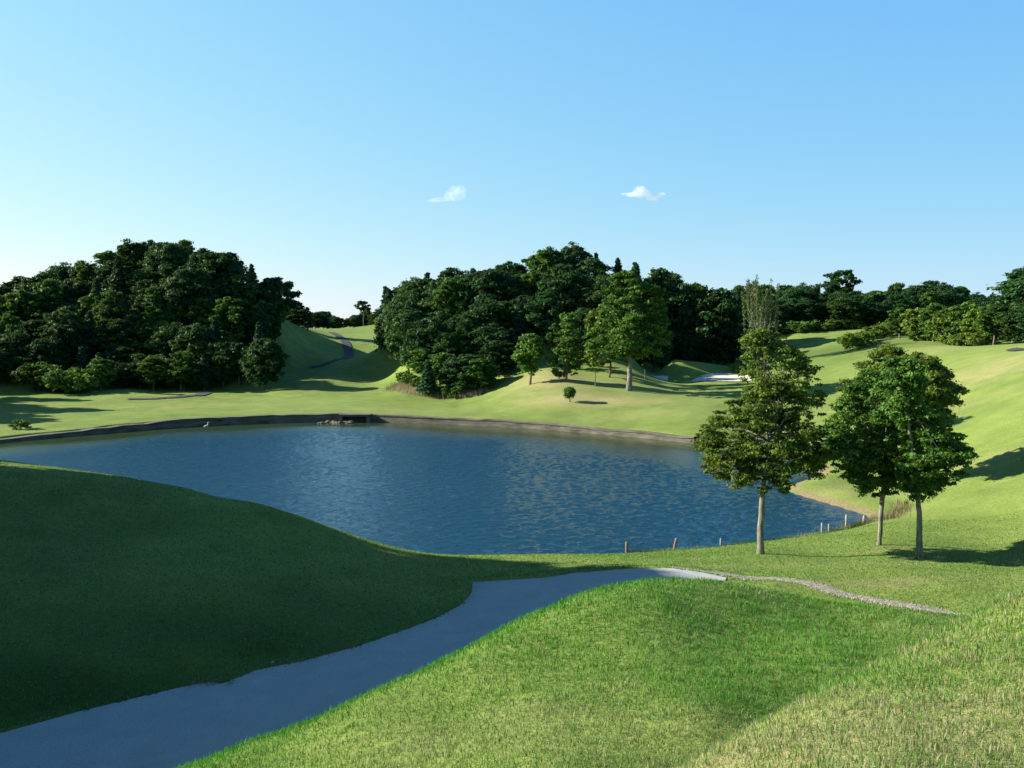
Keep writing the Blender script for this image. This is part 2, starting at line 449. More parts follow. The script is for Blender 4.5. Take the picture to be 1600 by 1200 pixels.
def leaf_mat(name, dark, light, yellow=(0.30, 0.26, 0.03), ymin=0.93, trans=0.3, hue=0.0):
    m, N_, L = new_mat(name)
    a = attr(N_, 'tone'); sep = N_.new('ShaderNodeSeparateColor'); L.new(a.outputs['Color'], sep.inputs[0])
    oi = N_.new('ShaderNodeObjectInfo')
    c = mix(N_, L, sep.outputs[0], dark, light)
    c = mix(N_, L, ramp(N_, L, sep.outputs[1], [(ymin, (0, 0, 0)), (min(ymin + 0.04, 1), (0.8, 0.8, 0.8))]), c, yellow)
    if hue:
        c = mix(N_, L, math_(N_, L, 'MULTIPLY', oi.outputs['Random'], hue), c, (0.10, 0.13, 0.03))
    hs = N_.new('ShaderNodeHueSaturation'); L.new(c, hs.inputs['Color'])
    L.new(math_(N_, L, 'ADD', 0.72, math_(N_, L, 'MULTIPLY', oi.outputs['Random'], 0.5)), hs.inputs['Value'])
    c = hs.outputs[0]
    d = N_.new('ShaderNodeBsdfPrincipled'); L.new(c, d.inputs['Base Color']); d.inputs['Roughness'].default_value = 0.55
    d.inputs['Specular IOR Level'].default_value = 0.12
    t = N_.new('ShaderNodeBsdfTranslucent'); L.new(mix(N_, L, 0.5, c, (0.16, 0.26, 0.02)), t.inputs[0])
    mx = N_.new('ShaderNodeMixShader'); mx.inputs[0].default_value = trans
    L.new(d.outputs[0], mx.inputs[1]); L.new(t.outputs[0], mx.inputs[2])
    o = N_.new('ShaderNodeOutputMaterial'); L.new(mx.outputs[0], o.inputs[0])
    return m
def bark_mat(name, c1, c2, scale=6.0):
    m, N_, L = new_mat(name)
    tc = N_.new('ShaderNodeTexCoord'); mp = N_.new('ShaderNodeMapping'); mp.inputs['Scale'].default_value = (1, 1, 0.25)
    L.new(tc.outputs['Object'], mp.inputs['Vector'])
    n1 = noise(N_, L, mp.outputs[0], scale, 6, 0.65); n2 = noise(N_, L, tc.outputs['Object'], scale * 4, 4)
    c = mix(N_, L, ramp(N_, L, n1, [(0.35, (0, 0, 0)), (0.65, (1, 1, 1))]), c1, c2)
    c = mix(N_, L, 0.4, c, ramp(N_, L, n2, [(0.3, (0.5, 0.5, 0.5)), (0.7, (1.2, 1.2, 1.2))]), 'MULTIPLY')
    b = N_.new('ShaderNodeBsdfPrincipled'); L.new(c, b.inputs['Base Color']); b.inputs['Roughness'].default_value = 0.9
    bp = N_.new('ShaderNodeBump'); bp.inputs['Distance'].default_value = 0.03; L.new(n1, bp.inputs['Height']); L.new(bp.outputs[0], b.inputs['Normal'])
    o = N_.new('ShaderNodeOutputMaterial'); L.new(b.outputs[0], o.inputs[0])
    return m
def rough_mat(name, c1, c2, scale=3.0, bump=0.02, rough=0.9, streak=(1, 1, 1)):
    m, N_, L = new_mat(name)
    tc = N_.new('ShaderNodeTexCoord'); mp = N_.new('ShaderNodeMapping'); mp.inputs['Scale'].default_value = streak
    L.new(tc.outputs['Object'], mp.inputs['Vector'])
    n1 = noise(N_, L, mp.outputs[0], scale, 6, 0.6); n2 = noise(N_, L, mp.outputs[0], scale * 14, 4)
    c = mix(N_, L, ramp(N_, L, n1, [(0.3, (0, 0, 0)), (0.7, (1, 1, 1))]), c1, c2)
    c = mix(N_, L, 0.5, c, ramp(N_, L, n2, [(0.3, (0.6, 0.6, 0.6)), (0.7, (1.2, 1.2, 1.2))]), 'MULTIPLY')
    b = N_.new('ShaderNodeBsdfPrincipled'); L.new(c, b.inputs['Base Color']); b.inputs['Roughness'].default_value = rough
    bp = N_.new('ShaderNodeBump'); bp.inputs['Distance'].default_value = bump; L.new(math_(N_, L, 'ADD', n1, n2), bp.inputs['Height']); L.new(bp.outputs[0], b.inputs['Normal'])
    o = N_.new('ShaderNodeOutputMaterial'); L.new(b.outputs[0], o.inputs[0])
    return m
def water_mat():
    m, N_, L = new_mat('pond_water')
    tc = N_.new('ShaderNodeTexCoord')
    mp = N_.new('ShaderNodeMapping'); mp.inputs['Scale'].default_value = (0.55, 1.0, 1); mp.inputs['Rotation'].default_value = (0, 0, R(12))
    L.new(tc.outputs['Object'], mp.inputs['Vector'])
    n1 = noise(N_, L, mp.outputs[0], 5.0, 5, 0.65); n2 = noise(N_, L, mp.outputs[0], 14.0, 3, 0.6); n3 = noise(N_, L, tc.outputs['Object'], 0.09, 3)
    # wind: calmer in the lee of the far bank (vertex attribute), rougher over the open water
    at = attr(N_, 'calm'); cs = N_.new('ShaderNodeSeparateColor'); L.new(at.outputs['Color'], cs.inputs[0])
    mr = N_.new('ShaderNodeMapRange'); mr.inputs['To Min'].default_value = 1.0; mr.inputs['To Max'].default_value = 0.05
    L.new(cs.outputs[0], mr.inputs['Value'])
    h = math_(N_, L, 'ADD', n1, math_(N_, L, 'MULTIPLY', n2, 0.3))
    b = N_.new('ShaderNodeBsdfPrincipled')
    L.new(mix(N_, L, math_(N_, L, 'MULTIPLY', cs.outputs[0], 0.85), mix(N_, L, n3, (0.003, 0.040, 0.085), (0.004, 0.050, 0.100)), (0.045, 0.070, 0.014)), b.inputs['Base Color'])  # olive painted into the base colour for the far bank's green reflection
    b.inputs['Roughness'].default_value = 0.06; b.inputs['IOR'].default_value = 1.33; b.inputs['Specular Tint'].default_value = (0.62, 0.86, 1.0, 1)
    bp = N_.new('ShaderNodeBump'); bp.inputs['Distance'].default_value = 0.10
    L.new(math_(N_, L, 'MULTIPLY', mr.outputs[0], math_(N_, L, 'ADD', 0.6, math_(N_, L, 'MULTIPLY', n3, 0.5))), bp.inputs['Strength'])
    L.new(h, bp.inputs['Height']); L.new(bp.outputs[0], b.inputs['Normal'])
    o = N_.new('ShaderNodeOutputMaterial'); L.new(b.outputs[0], o.inputs[0])
    return m
def grass_blade_mat():
    m, N_, L = new_mat('grass_blades')
    a = attr(N_, 'tone')
    d = N_.new('ShaderNodeBsdfPrincipled'); L.new(a.outputs['Color'], d.inputs['Base Color']); d.inputs['Roughness'].default_value = 0.5
    d.inputs['Specular IOR Level'].default_value = 0.25
    t = N_.new('ShaderNodeBsdfTranslucent'); L.new(a.outputs['Color'], t.inputs[0])
    mx = N_.new('ShaderNodeMixShader'); mx.inputs[0].default_value = 0.35
    L.new(d.outputs[0], mx.inputs[1]); L.new(t.outputs[0], mx.inputs[2])
    o = N_.new('ShaderNodeOutputMaterial'); L.new(mx.outputs[0], o.inputs[0])
    return m

M_GROUND = ground_mat()
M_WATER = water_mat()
M_BLADE = grass_blade_mat()
M_WARM = leaf_mat('warm_foliage', (0.014, 0.050, 0.013), (0.052, 0.115, 0.026), ymin=0.985, trans=0.25)
M_FOREST = leaf_mat('dark_foliage', (0.006, 0.040, 0.017), (0.027, 0.092, 0.027), ymin=0.99, trans=0.2, hue=0.12)
M_CONIFER = leaf_mat('conifer_foliage', (0.007, 0.042, 0.022), (0.028, 0.09, 0.038), ymin=0.999, trans=0.12)
M_LIGHT = leaf_mat('light_foliage', (0.07, 0.14, 0.025), (0.20, 0.29, 0.045), ymin=0.97, trans=0.3)
M_OLIVE = leaf_mat('olive_foliage', (0.036, 0.080, 0.012), (0.17, 0.255, 0.040), ymin=0.975, trans=0.33)
M_DEEP = leaf_mat('deep_foliage', (0.020, 0.066, 0.013), (0.105, 0.215, 0.036), ymin=0.995, trans=0.3)
M_GREY = leaf_mat('grey_foliage', (0.06, 0.10, 0.035), (0.17, 0.21, 0.085), ymin=0.99, trans=0.2)
M_BARK = bark_mat('bark', (0.09, 0.07, 0.05), (0.19, 0.16, 0.12))
M_BARK_PALE = bark_mat('pale_bark', (0.075, 0.07, 0.055), (0.27, 0.26, 0.21), 9.0)
M_ASPHALT = rough_mat('path_asphalt', (0.36, 0.385, 0.39), (0.43, 0.455, 0.46), 1.3, 0.003, 0.95)
M_DARKPATH = rough_mat('dark_asphalt', (0.030, 0.034, 0.042), (0.045, 0.050, 0.058), 0.5, 0.004, 0.9)
M_SAND = rough_mat('bunker_sand', (0.62, 0.57, 0.47), (0.78, 0.74, 0.64), 0.8, 0.02)
M_WALL = rough_mat('pond_wall_stone', (0.06, 0.055, 0.045), (0.21, 0.19, 0.15), 1.1, 0.05, 0.95, (0.6, 0.6, 2.5))
M_WOOD = rough_mat('post_wood', (0.16, 0.10, 0.07), (0.30, 0.20, 0.14), 4, 0.01)
M_GREYWOOD = rough_mat('weathered_wood', (0.25, 0.25, 0.24), (0.42, 0.41, 0.38), 4, 0.01)
M_WIRE = rough_mat('wire', (0.18, 0.18, 0.18), (0.25, 0.25, 0.25), 4, 0.001, 0.5)
M_STONE = rough_mat('stone', (0.24, 0.22, 0.18), (0.48, 0.45, 0.38), 5, 0.02)
M_DSTONE = rough_mat('dark_stone', (0.03, 0.03, 0.03), (0.08, 0.075, 0.07), 5, 0.02)
M_WHITE = rough_mat('white_feathers', (0.75, 0.75, 0.73), (0.85, 0.85, 0.83), 20, 0.002, 0.7)
M_REED = leaf_mat('dry_reed', (0.18, 0.16, 0.08), (0.36, 0.32, 0.18), ymin=0.999, trans=0.2)

# ------------------------------------------------------------------ ground sheet
ny, nx = GX.shape
idx = np.arange(ny * nx).reshape(ny, nx)
q = np.stack([idx[:-1, :-1], idx[:-1, 1:], idx[1:, 1:], idx[1:, :-1]], -1).reshape(-1, 4)
gme = mesh_np('ground', np.stack([GX, GY, GZ], -1).reshape(-1, 3), q.ravel(), np.full(len(q), 4), smooth=True)
def spot(px, py, d, rx, ry, s=1.0, ang=0.0):
    x, y, _ = P(px, py, d)
    dx, dy = GX - x, GY - y
    ca, sa = math.cos(ang), math.sin(ang)
    u, v = dx * ca + dy * sa, -dx * sa + dy * ca
    return s * np.exp(-(u / rx) ** 2 - (v / ry) ** 2)
dry = np.zeros_like(GX); soil = np.zeros_like(GX); rgh_shade = np.zeros_like(GX)
for a in [(860,600,122,5,7,1.),(900,620,110,6,3,.9),(985,625,108,7,3,.5),(985,600,120,6,6,.4),(1500,545,130,8,8,.5),(1590,560,92,6,6,.35),(1450,660,80,9,2.5,.3),(1520,720,58,8,1.6,.25),(600,640,112,12,3,.3),(300,635,118,14,3,.35),(1000,650,100,7,3,.3),(1500,600,92,7,5,.25),(1400,905,32,5,1.2,.35),(1300,775,60,4,2,.25),
          (1250,890,36,10,.5,.35),(1200,1170,5,1.6,.9,.5),(1400,1120,5.6,2,.8,.4),(950,1100,10.4,3,1.4,.12),(640,1160,11,2.0,.9,.12),(1450,600,100,14,8,.2)]:
    dry += spot(*a)
for a in [(1380,858,39.6,1.4,.35,.9),(1437,876,37.2,.8,.3,.5),(1400,905,32,1.2,.35,.4),(1400,790,52,1.8,1.0,.5),(900,612,113,2.2,1.2,.5),(1170,1150,5.6,.5,.2,.6)]:
    soil += spot(*a)
# bare soil just above the water line on the right side of the pond
sh = (SDP > -0.3) & (SDP < 0.9)
soil += np.where(sh & (GX > 18) & (GY > 53), 1.0, 0) * sstep(0.9, 0.45, SDP)
soil += np.where(sh & (GX > 16) & (GY > 66), 0.8, 0)
for a in [(150,1080,22.5,9,2.0,.9),(400,1010,26,6,1.2,.7),(560,960,29,5,2,.5),(640,600,140,5,5,.3),(1380,545,150,14,14,.5),(1250,540,160,12,12,.4)]:  # leading spots paint deeper shade along the left bank's foot
    rgh_shade += spot(*a)
# woodland floor
def in_poly_px(poly):
    return poly_sd(GX, GY, np.array(poly))
rgh_shade += sstep(0.0, 8.0, GZ - 6.0) * (GY > 130) * (GX < 40) * 0.8
set_attr(gme, 'zone', np.stack([np.clip(dry, 0, 1), np.clip(soil, 0, 1), np.clip(rgh_shade, 0, 1)], -1).reshape(-1, 3))
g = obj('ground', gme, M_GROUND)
tag(g, 'rolling green golf course turf around the pond', kind='structure')

# ------------------------------------------------------------------ water
wxs = np.arange(-66, 28, 0.13); wys = np.arange(43, 103, 0.14)
WX, WY = np.meshgrid(wxs, wys)
wsd = poly_sd(WX[::4, ::4], WY[::4, ::4], POND); wsd = np.repeat(np.repeat(wsd, 4, 0), 4, 1)[:WX.shape[0], :WX.shape[1]]
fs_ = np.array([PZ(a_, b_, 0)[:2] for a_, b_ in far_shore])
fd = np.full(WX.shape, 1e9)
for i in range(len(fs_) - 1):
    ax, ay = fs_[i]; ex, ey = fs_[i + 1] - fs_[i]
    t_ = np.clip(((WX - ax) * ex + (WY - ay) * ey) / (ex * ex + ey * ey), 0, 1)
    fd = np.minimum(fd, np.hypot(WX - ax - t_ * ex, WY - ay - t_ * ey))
wi = np.arange(WX.size).reshape(WX.shape)
wq = np.stack([wi[:-1, :-1], wi[:-1, 1:], wi[1:, 1:], wi[1:, :-1]], -1).reshape(-1, 4)
wq = wq[(wsd.ravel()[wq] < 1.2).any(1)]
wu, winv = np.unique(wq, return_inverse=True)
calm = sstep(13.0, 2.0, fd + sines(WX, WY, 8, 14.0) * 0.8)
WZ = np.zeros_like(WX); wr = np.random.RandomState(6)
for i in range(34):
    wl = wr.uniform(0.42, 1.15); a_ = math.pi / 2 + wr.normal() * 0.75; kk = 2 * math.pi / wl
    ph = (WX * math.cos(a_) + WY * math.sin(a_)) * kk + wr.uniform(0, 6.28)
    WZ += (np.abs(np.sin(ph / 2)) * -2 + 1.27) * wl * 0.0033
gust = 0.85 + 0.14 * sines(WX, WY, 15, 22.0)
WZ *= np.clip(gust, 0.3, 1.4) * (1 - 0.93 * calm) * np.interp(WY, [45, 60, 100], [1.3, 1.0, 0.8])
me = mesh_np('water', np.stack([WX.ravel(), WY.ravel(), WZ.ravel()], -1)[wu], winv.ravel(), np.full(len(wq), 4), smooth=True)
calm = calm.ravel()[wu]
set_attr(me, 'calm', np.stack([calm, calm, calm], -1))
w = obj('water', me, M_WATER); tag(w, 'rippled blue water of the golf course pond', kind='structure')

# ------------------------------------------------------------------ draped sheets
def drape(name, poly, mat, lift, step, label, kind='structure', cat=None):
    poly = np.array(poly)
    x0, y0 = poly.min(0); x1, y1 = poly.max(0)
    xs_ = np.arange(x0, x1 + step, step); ys_ = np.arange(y0, y1 + step, step)
    X, Y = np.meshgrid(xs_, ys_); sd = poly_sd(X, Y, poly)
    # pull outside vertices to the outline
    keep = sd < step * 0.75
    e = 0.05
    gx = (poly_sd(X + e, Y, poly) - sd) / e; gy = (poly_sd(X, Y + e, poly) - sd) / e
    mv = keep & (sd > -step * 0.45)
    X = np.where(mv, X - gx * sd, X); Y = np.where(mv, Y - gy * sd, Y)
    Z = hgrid(X, Y) + lift
    n_y, n_x = X.shape; id_ = np.arange(n_y * n_x).reshape(n_y, n_x)
    qq = np.stack([id_[:-1, :-1], id_[:-1, 1:], id_[1:, 1:], id_[1:, :-1]], -1).reshape(-1, 4)
    k = keep.ravel()[qq].all(1); qq = qq[k]
    used, inv = np.unique(qq, return_inverse=True)
    vv = np.stack([X.ravel(), Y.ravel(), Z.ravel()], -1)[used]
    m_ = mesh_np(name, vv, inv.ravel(), np.full(len(qq), 4), smooth=True)
    o = obj(name, m_, mat); tag(o, label, cat, kind=kind); return o
drape('path', PATH, M_ASPHALT, 0.03, 0.11, 'wide blue grey paved path in the shade between the grassy mounds')
def ribbon_poly(pts, w):
    pts = [Vector((p[0], p[1])) for p in pts]; l, r = [], []
    for i, p in enumerate(pts):
        t = (pts[min(i + 1, len(pts) - 1)] - pts[max(i - 1, 0)]).normalized(); n = Vector((-t.y, t.x)) * w / 2
        l.append(tuple(p + n)); r.append(tuple(p - n))
    return l + r[::-1]
drape('cart_path', ribbon_poly([P(485,568,176)[:2], P(505,565,178)[:2], P(525,559,182)[:2], P(543,549,189)[:2], P(546,540,198)[:2], P(540,532,208)[:2], P(528,525,220)[:2], P(518,521,232)[:2]], 1.8), M_DARKPATH, 0.10, 0.8, 'dark curving cart path climbing the shaded valley between the two woods')
drape('cart_path', ribbon_poly([P(200,624,127)[:2], P(245,624,127)[:2], P(280,622,129)[:2], P(305,617,133)[:2], P(322,611,139)[:2]], 1.8), M_DARKPATH, 0.10, 0.6, 'short grey cart path running into the left wood behind the pond')
drape('cart_path', ribbon_poly([P(1578,546.5,104)[:2], P(1592,548.5,101)[:2], P(1625,553,97)[:2]], 1.1), M_DARKPATH, 0.12, 0.5, 'grey cart path crossing the hill crest at the right edge')
def px_poly(pp, d):
    return [P(a, b, d_)[:2] for a, b, d_ in pp]
drape('sand_bunker', px_poly([(1016,589,141),(1030,590.5,140),(1043,589,141),(1044,585.5,145),(1028,584.5,146),(1014,586.5,143)], 0), M_SAND, 0.10, 0.7, 'small white sand bunker left of the low green mound', cat=None)
drape('sand_bunker', px_poly([(1075,595,139),(1110,596,137),(1150,597,134),(1175,595,134),(1172,588,143),(1140,586.5,147),(1115,588,147),(1095,591.5,144)], 0), M_SAND, 0.10, 0.7, 'long white sand bunker below the low green mound')

# ------------------------------------------------------------------ pond retaining wall
def wall(pts, h_f, thick, name, label, mat, seg=1.0):
    p = [Vector((a[0], a[1], 0)) for a in pts]
    # resample
    out = [p[0]]
    for a, b in zip(p[:-1], p[1:]):
        n = max(1, int((b - a).length / seg))
        for k in range(1, n + 1): out.append(a.lerp(b, k / n))
    vs, fs = [], []
    rg = random.Random(5)
    for i, a in enumerate(out):
        t = (out[min(i + 1, len(out) - 1)] - out[max(i - 1, 0)]).normalized(); n = Vector((-t.y, t.x, 0))
        hh = h_f(a) ; j = rg.uniform(-.04, .04)
        for off, z in ((-0.12 + j, -0.9), (-0.02 + j * .5, hh - 0.14), (-0.10, hh - 0.12), (-0.10, hh + rg.uniform(-.02, .02)), (0.30, hh + 0.02), (thick, hh - 0.02), (thick, -0.9)):
            q_ = a + n * off; vs.append((q_.x, q_.y, z))
        if i:
            b = (i - 1) * 7
            for k in range(6): fs.append((b + k, b + k + 1, b + k + 8, b + k + 7))
    m_ = bpy.data.meshes.new(name); m_.from_pydata(vs, [], fs); m_.update()
    o = obj(name, m_, mat); tag(o, label, 'wall'); return o
wpts = [PZ(a, b, 0)[:2] for a, b in far_shore[:15]]
def chk(p):
    q_ = [p[0]]
    for a, b in zip(p[:-1], p[1:]):
        q_ += [(a[0]*.75+b[0]*.25, a[1]*.75+b[1]*.25), (a[0]*.25+b[0]*.75, a[1]*.25+b[1]*.75)]
    return q_ + [p[-1]]
wpts = chk(wpts)
def wall_h(a):
    n = Vector((0, 1))
    z = hz(a.x, a.y + 1.4)
    return max(0.3, z + 0.12)
wall(wpts, wall_h, 0.95, 'retaining_wall', 'low stone retaining wall along the far shore of the pond', M_WALL)

# ------------------------------------------------------------------ foliage generator
def leaf_cloud(rg, blobs, size, per, elong=1.8, droop=0.0, shell=(0.35, 1.0), jit=0.25):
    """blobs: (cx,cy,cz, rx,ry,rz, weight, tone). returns verts, tone per vertex"""
    V, T = [], []
    ctr = np.array([b[:3] for b in blobs]).mean(0)
    for b in blobs:
        n = max(3, int(per * b[6]))
        d = rg.normal(size=(n, 3)); d /= np.linalg.norm(d, axis=1)[:, None] + 1e-9
        # most leaves on the upper and outer side of the clump
        d[:, 2] = np.where(rg.rand(n) < 0.6, np.abs(d[:, 2]), d[:, 2])
        r = shell[0] + (shell[1] - shell[0]) * rg.rand(n) ** 0.6
        r *= 1 + jit * rg.normal(size=n) * 0.6 + 0.35 * (rg.rand(n) < 0.07)
        p = np.array(b[:3]) + d * r[:, None] * np.array(b[3:6])
        nn = d * 0.8 + rg.normal(size=(n, 3)) * 0.55 + np.array([0, 0, 0.35])
        nn /= np.linalg.norm(nn, axis=1)[:, None]
        t = np.cross(nn, rg.normal(size=(n, 3))); t /= np.linalg.norm(t, axis=1)[:, None] + 1e-9
        t[:, 2] -= droop; t /= np.linalg.norm(t, axis=1)[:, None]
        bt = np.cross(nn, t)
        s = size * (0.6 + 0.8 * rg.rand(n))[:, None]
        q = np.stack([p - t * s * 0.5 * elong, p + bt * s * 0.5 + nn * s * 0.08, p + t * s * 0.5 * elong, p - bt * s * 0.5 + nn * s * 0.08], 1)
        V.append(q.reshape(-1, 3))
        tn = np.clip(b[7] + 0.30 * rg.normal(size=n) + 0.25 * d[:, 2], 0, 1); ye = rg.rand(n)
        T.append(np.repeat(np.stack([tn, ye, tn], 1), 4, 0))
    return np.concatenate(V), np.concatenate(T)
def leaf_mesh(name, V, T, mat):
    n = len(V) // 4
    me = mesh_np(name, V, np.arange(n * 4), np.full(n, 4))
    set_attr(me, 'tone', T); me.materials.append(mat)
    return me
def broad_blobs(rg, h, rx, z0, nb, flat=0.75, br=(0.20, 0.40), prof=None):
    """clumps spread over a crown between z0 and h"""
    out = []
    zc = (h + z0) / 2; rz = (h - z0) / 2
    for i in range(nb):
        k = (i + 0.5) / nb
        cz = 1 - 2 * k * 0.92; a = i * 2.39996 + rg.uniform(-.5, .5)
        rr = math.sqrt(max(0, 1 - cz * cz))
        f = rg.uniform(0.52, 0.88)
        w = prof(cz) if prof else 1.0
        s = rg.uniform(*br) * rx
        out.append((math.cos(a) * rr * f * rx * w, math.sin(a) * rr * f * rx * w, zc + cz * rz * 0.80 + rg.uniform(-.05, .05) * rz,
                    s, s, s * flat, 1.0, rg.uniform(0.2, 0.75)))
    for i in range(nb // 4):
        s = rg.uniform(*br) * rx
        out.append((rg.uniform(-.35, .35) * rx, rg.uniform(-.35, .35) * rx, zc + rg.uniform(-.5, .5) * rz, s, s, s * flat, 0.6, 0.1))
    return out
def sub_blobs(rg, bl, n, k=0.5, flat=0.6, keep=0.35):
    """break every lobe into smaller sprays sitting on its surface"""
    out = []
    for b in bl:
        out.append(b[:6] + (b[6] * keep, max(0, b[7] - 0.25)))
        for i in range(n):
            d = rg.normal(size=3); d /= np.linalg.norm(d) + 1e-9
            if rg.rand() < .6: d[2] = abs(d[2])
            s = k * rg.uniform(0.6, 1.25)
            out.append((b[0] + d[0] * b[3] * .8, b[1] + d[1] * b[4] * .8, b[2] + d[2] * b[5] * .8, b[3] * s, b[4] * s, b[3] * s * flat, b[6] * s * 0.9, float(np.clip(b[7] + rg.normal() * .25, 0, 1))))
    return out
def limb_path(a, b, rg, bend=0.12, n=4):
    a, b = Vector(a), Vector(b); L_ = (b - a).length; o = []
    off = Vector((rg.uniform(-1, 1), rg.uniform(-1, 1), rg.uniform(-.2, 1.0))) * bend * L_
    for i in range(n + 1):
        t = i / n; o.append(a.lerp(b, t) + off * math.sin(math.pi * t))
    return o
def limbs_mesh(rg, blobs, base, top, r0, name, mat, nmax=18, sides=5, twigs=0):
    mb = MB(); base, top = Vector(base), Vector(top)
    bl = sorted(blobs, key=lambda b: -b[3])[:nmax]
    for b in bl:
        c_ = Vector(b[:3]); t = rg.uniform(0, 0.75)
        if c_.z < base.lerp(top, t).z: t = rg.uniform(0, 0.15)
        a_ = base.lerp(top, t)
        rr = r0 * (1 - 0.65 * t) * rg.uniform(0.35, 0.6)
        p = limb_path(a_, c_, rg)
        mb.tube(p, [rr * (1 - 0.8 * i / (len(p) - 1)) for i in range(len(p))], sides, False)
        for k in range(twigs):
            q0 = p[rg.randint(1, 3)] if hasattr(rg, 'randint') else p[2]
            dv = Vector((rg.uniform(-1, 1), rg.uniform(-1, 1), rg.uniform(-.3, 1))) * b[3] * 1.0
            q1 = c_ + dv; pp = limb_path(q0, q1, rg, 0.1, 3)
            mb.tube(pp, [rr * 0.35, rr * 0.25, rr * 0.16, rr * 0.07], 4, False)
    me = mb.mesh(name, True); me.materials.append(mat); return me
def trunk_mesh(rg, path, rads, mat, name='trunk', sides=10, flare=1.35):
    mb = MB()
    pts = [Vector(p) for p in path]
    # densify with slight wobble
    P_, R_ = [], []
    for i in range(len(pts) - 1):
        n = 4
        for k in range(n):
            t = k / n; P_.append(pts[i].lerp(pts[i + 1], t)); R_.append(rads[i] * (1 - t) + rads[i + 1] * t)
    P_.append(pts[-1]); R_.append(rads[-1])
    R_[0] *= flare; 
    if len(R_) > 1: R_[1] *= 1 + (flare - 1) * 0.3
    for i in range(1, len(P_) - 1):
        P_[i] = P_[i] + Vector((rg.uniform(-1, 1), rg.uniform(-1, 1), 0)) * R_[i] * 0.15
    mb.tube(P_, R_, sides); me = mb.mesh(name, True)
    for v in me.vertices:
        v.co.x += rg.uniform(-1, 1) * rads[0] * 0.05; v.co.y += rg.uniform(-1, 1) * rads[0] * 0.05
    me.materials.append(mat); return me

class RG(np.random.RandomState):
    def randint(self, a, b): return int(np.random.RandomState.randint(self, a, b + 1))

# forest prototypes: meshes for a crown of unit design size (height in metres given)
def proto_broad(seed, h, rx, mat, nb=26, per=400, size=0.25, z0=None, flat=0.75, prof=None):
    rg = RG(seed); z0 = h * 0.06 if z0 is None else z0
    bl = broad_blobs(rg, h, rx, z0, nb, flat, prof=prof)
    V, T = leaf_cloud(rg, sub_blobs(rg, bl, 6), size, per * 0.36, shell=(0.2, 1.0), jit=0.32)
    crown = leaf_mesh('crown', V, T, mat)
    tr = trunk_mesh(rg, [(0, 0, -0.6), (rg.uniform(-.15, .15), 0, h * 0.3), (rg.uniform(-.3, .3), rg.uniform(-.3, .3), h * 0.62)], [0.20, 0.15, 0.07], M_BARK, sides=7)
    lb = limbs_mesh(rg, bl, (0, 0, h * 0.25), (0, 0, h * 0.65), 0.18, 'limbs', M_BARK, nmax=9, sides=4)
    return dict(h=h, crown=crown, trunk=tr, limbs=lb)
def proto_conifer(seed, h, rx, mat, size=0.30):
    rg = RG(seed); bl = []
    n = int(h * 4.2)
    for i in range(n):
        t = (i + 0.5) / n; z = h * (0.12 + 0.86 * t); r = rx * (1 - t) ** 0.72 * rg.uniform(0.7, 1.1) + 0.12
        a = i * 2.4; s = max(0.3, r * 0.55)
        bl.append((math.cos(a) * r * 0.55, math.sin(a) * r * 0.55, z, s, s, s * 0.75, 0.5 + 0.5 * (1 - t), rg.uniform(.2, .8)))
    V, T = leaf_cloud(rg, bl, size, 190, elong=2.2, droop=0.4)
    crown = leaf_mesh('crown', V, T, mat)
    tr = trunk_mesh(rg, [(0, 0, -0.6), (0, 0, h * 0.5), (0, 0, h * 0.95)], [0.18, 0.12, 0.03], M_BARK, sides=7)
    return dict(h=h, crown=crown, trunk=tr, limbs=None)
dome = lambda cz: 1.0 - 0.15 * max(0, cz)
BROAD = [proto_broad(10 + i, 10.0, rx, m, nb=nb, prof=dome) for i, (rx, m, nb) in enumerate([(4.2, M_FOREST, 42), (3.6, M_FOREST, 34), (4.6, M_FOREST, 48), (3.9, M_WARM, 40), (4.0, M_FOREST, 26), (3.4, M_DEEP, 24)])]
CONIF = [proto_conifer(30 + i, 11.0, rx, M_CONIFER, 0.24) for i, rx in enumerate([2.4, 2.0, 2.8])]
LIGHTS = [proto_broad(40, 7.0, 3.4, M_LIGHT, 22, 200, 0.30, 0.4), proto_broad(41, 5.0, 3.0, M_LIGHT, 18, 190, 0.28, 0.1)]
TUFT = proto_broad(50, 10.0, 3.2, M_FOREST, 13, 230, 0.30, 5.2, 0.55)
BUSH = [proto_broad(60, 2.0, 1.7, M_LIGHT, 14, 170, 0.16, 0.0, 0.8), proto_broad(61, 2.2, 1.8, M_DEEP, 14, 170, 0.16, 0.0, 0.8)]

def place(proto, name, x, y, height, rz, label, cat='tree', group=None, sx=1.0, trunk=True, z=None, limbs=False):
    z = hz(x, y) if z is None else z
    s = height / proto['h']
    e = empty(name, (x, y, z - 0.05), rz)
    e.scale = (s * sx, s * sx, s)
    c_ = obj('crown', proto['crown'], None, e)
    if trunk and proto['trunk'] is not None: 
        t_ = obj('trunk', proto['trunk'], None, e)
        if limbs and proto['limbs'] is not None: obj('limbs', proto['limbs'], None, t_)
    tag(e, label, cat, group)
    return e

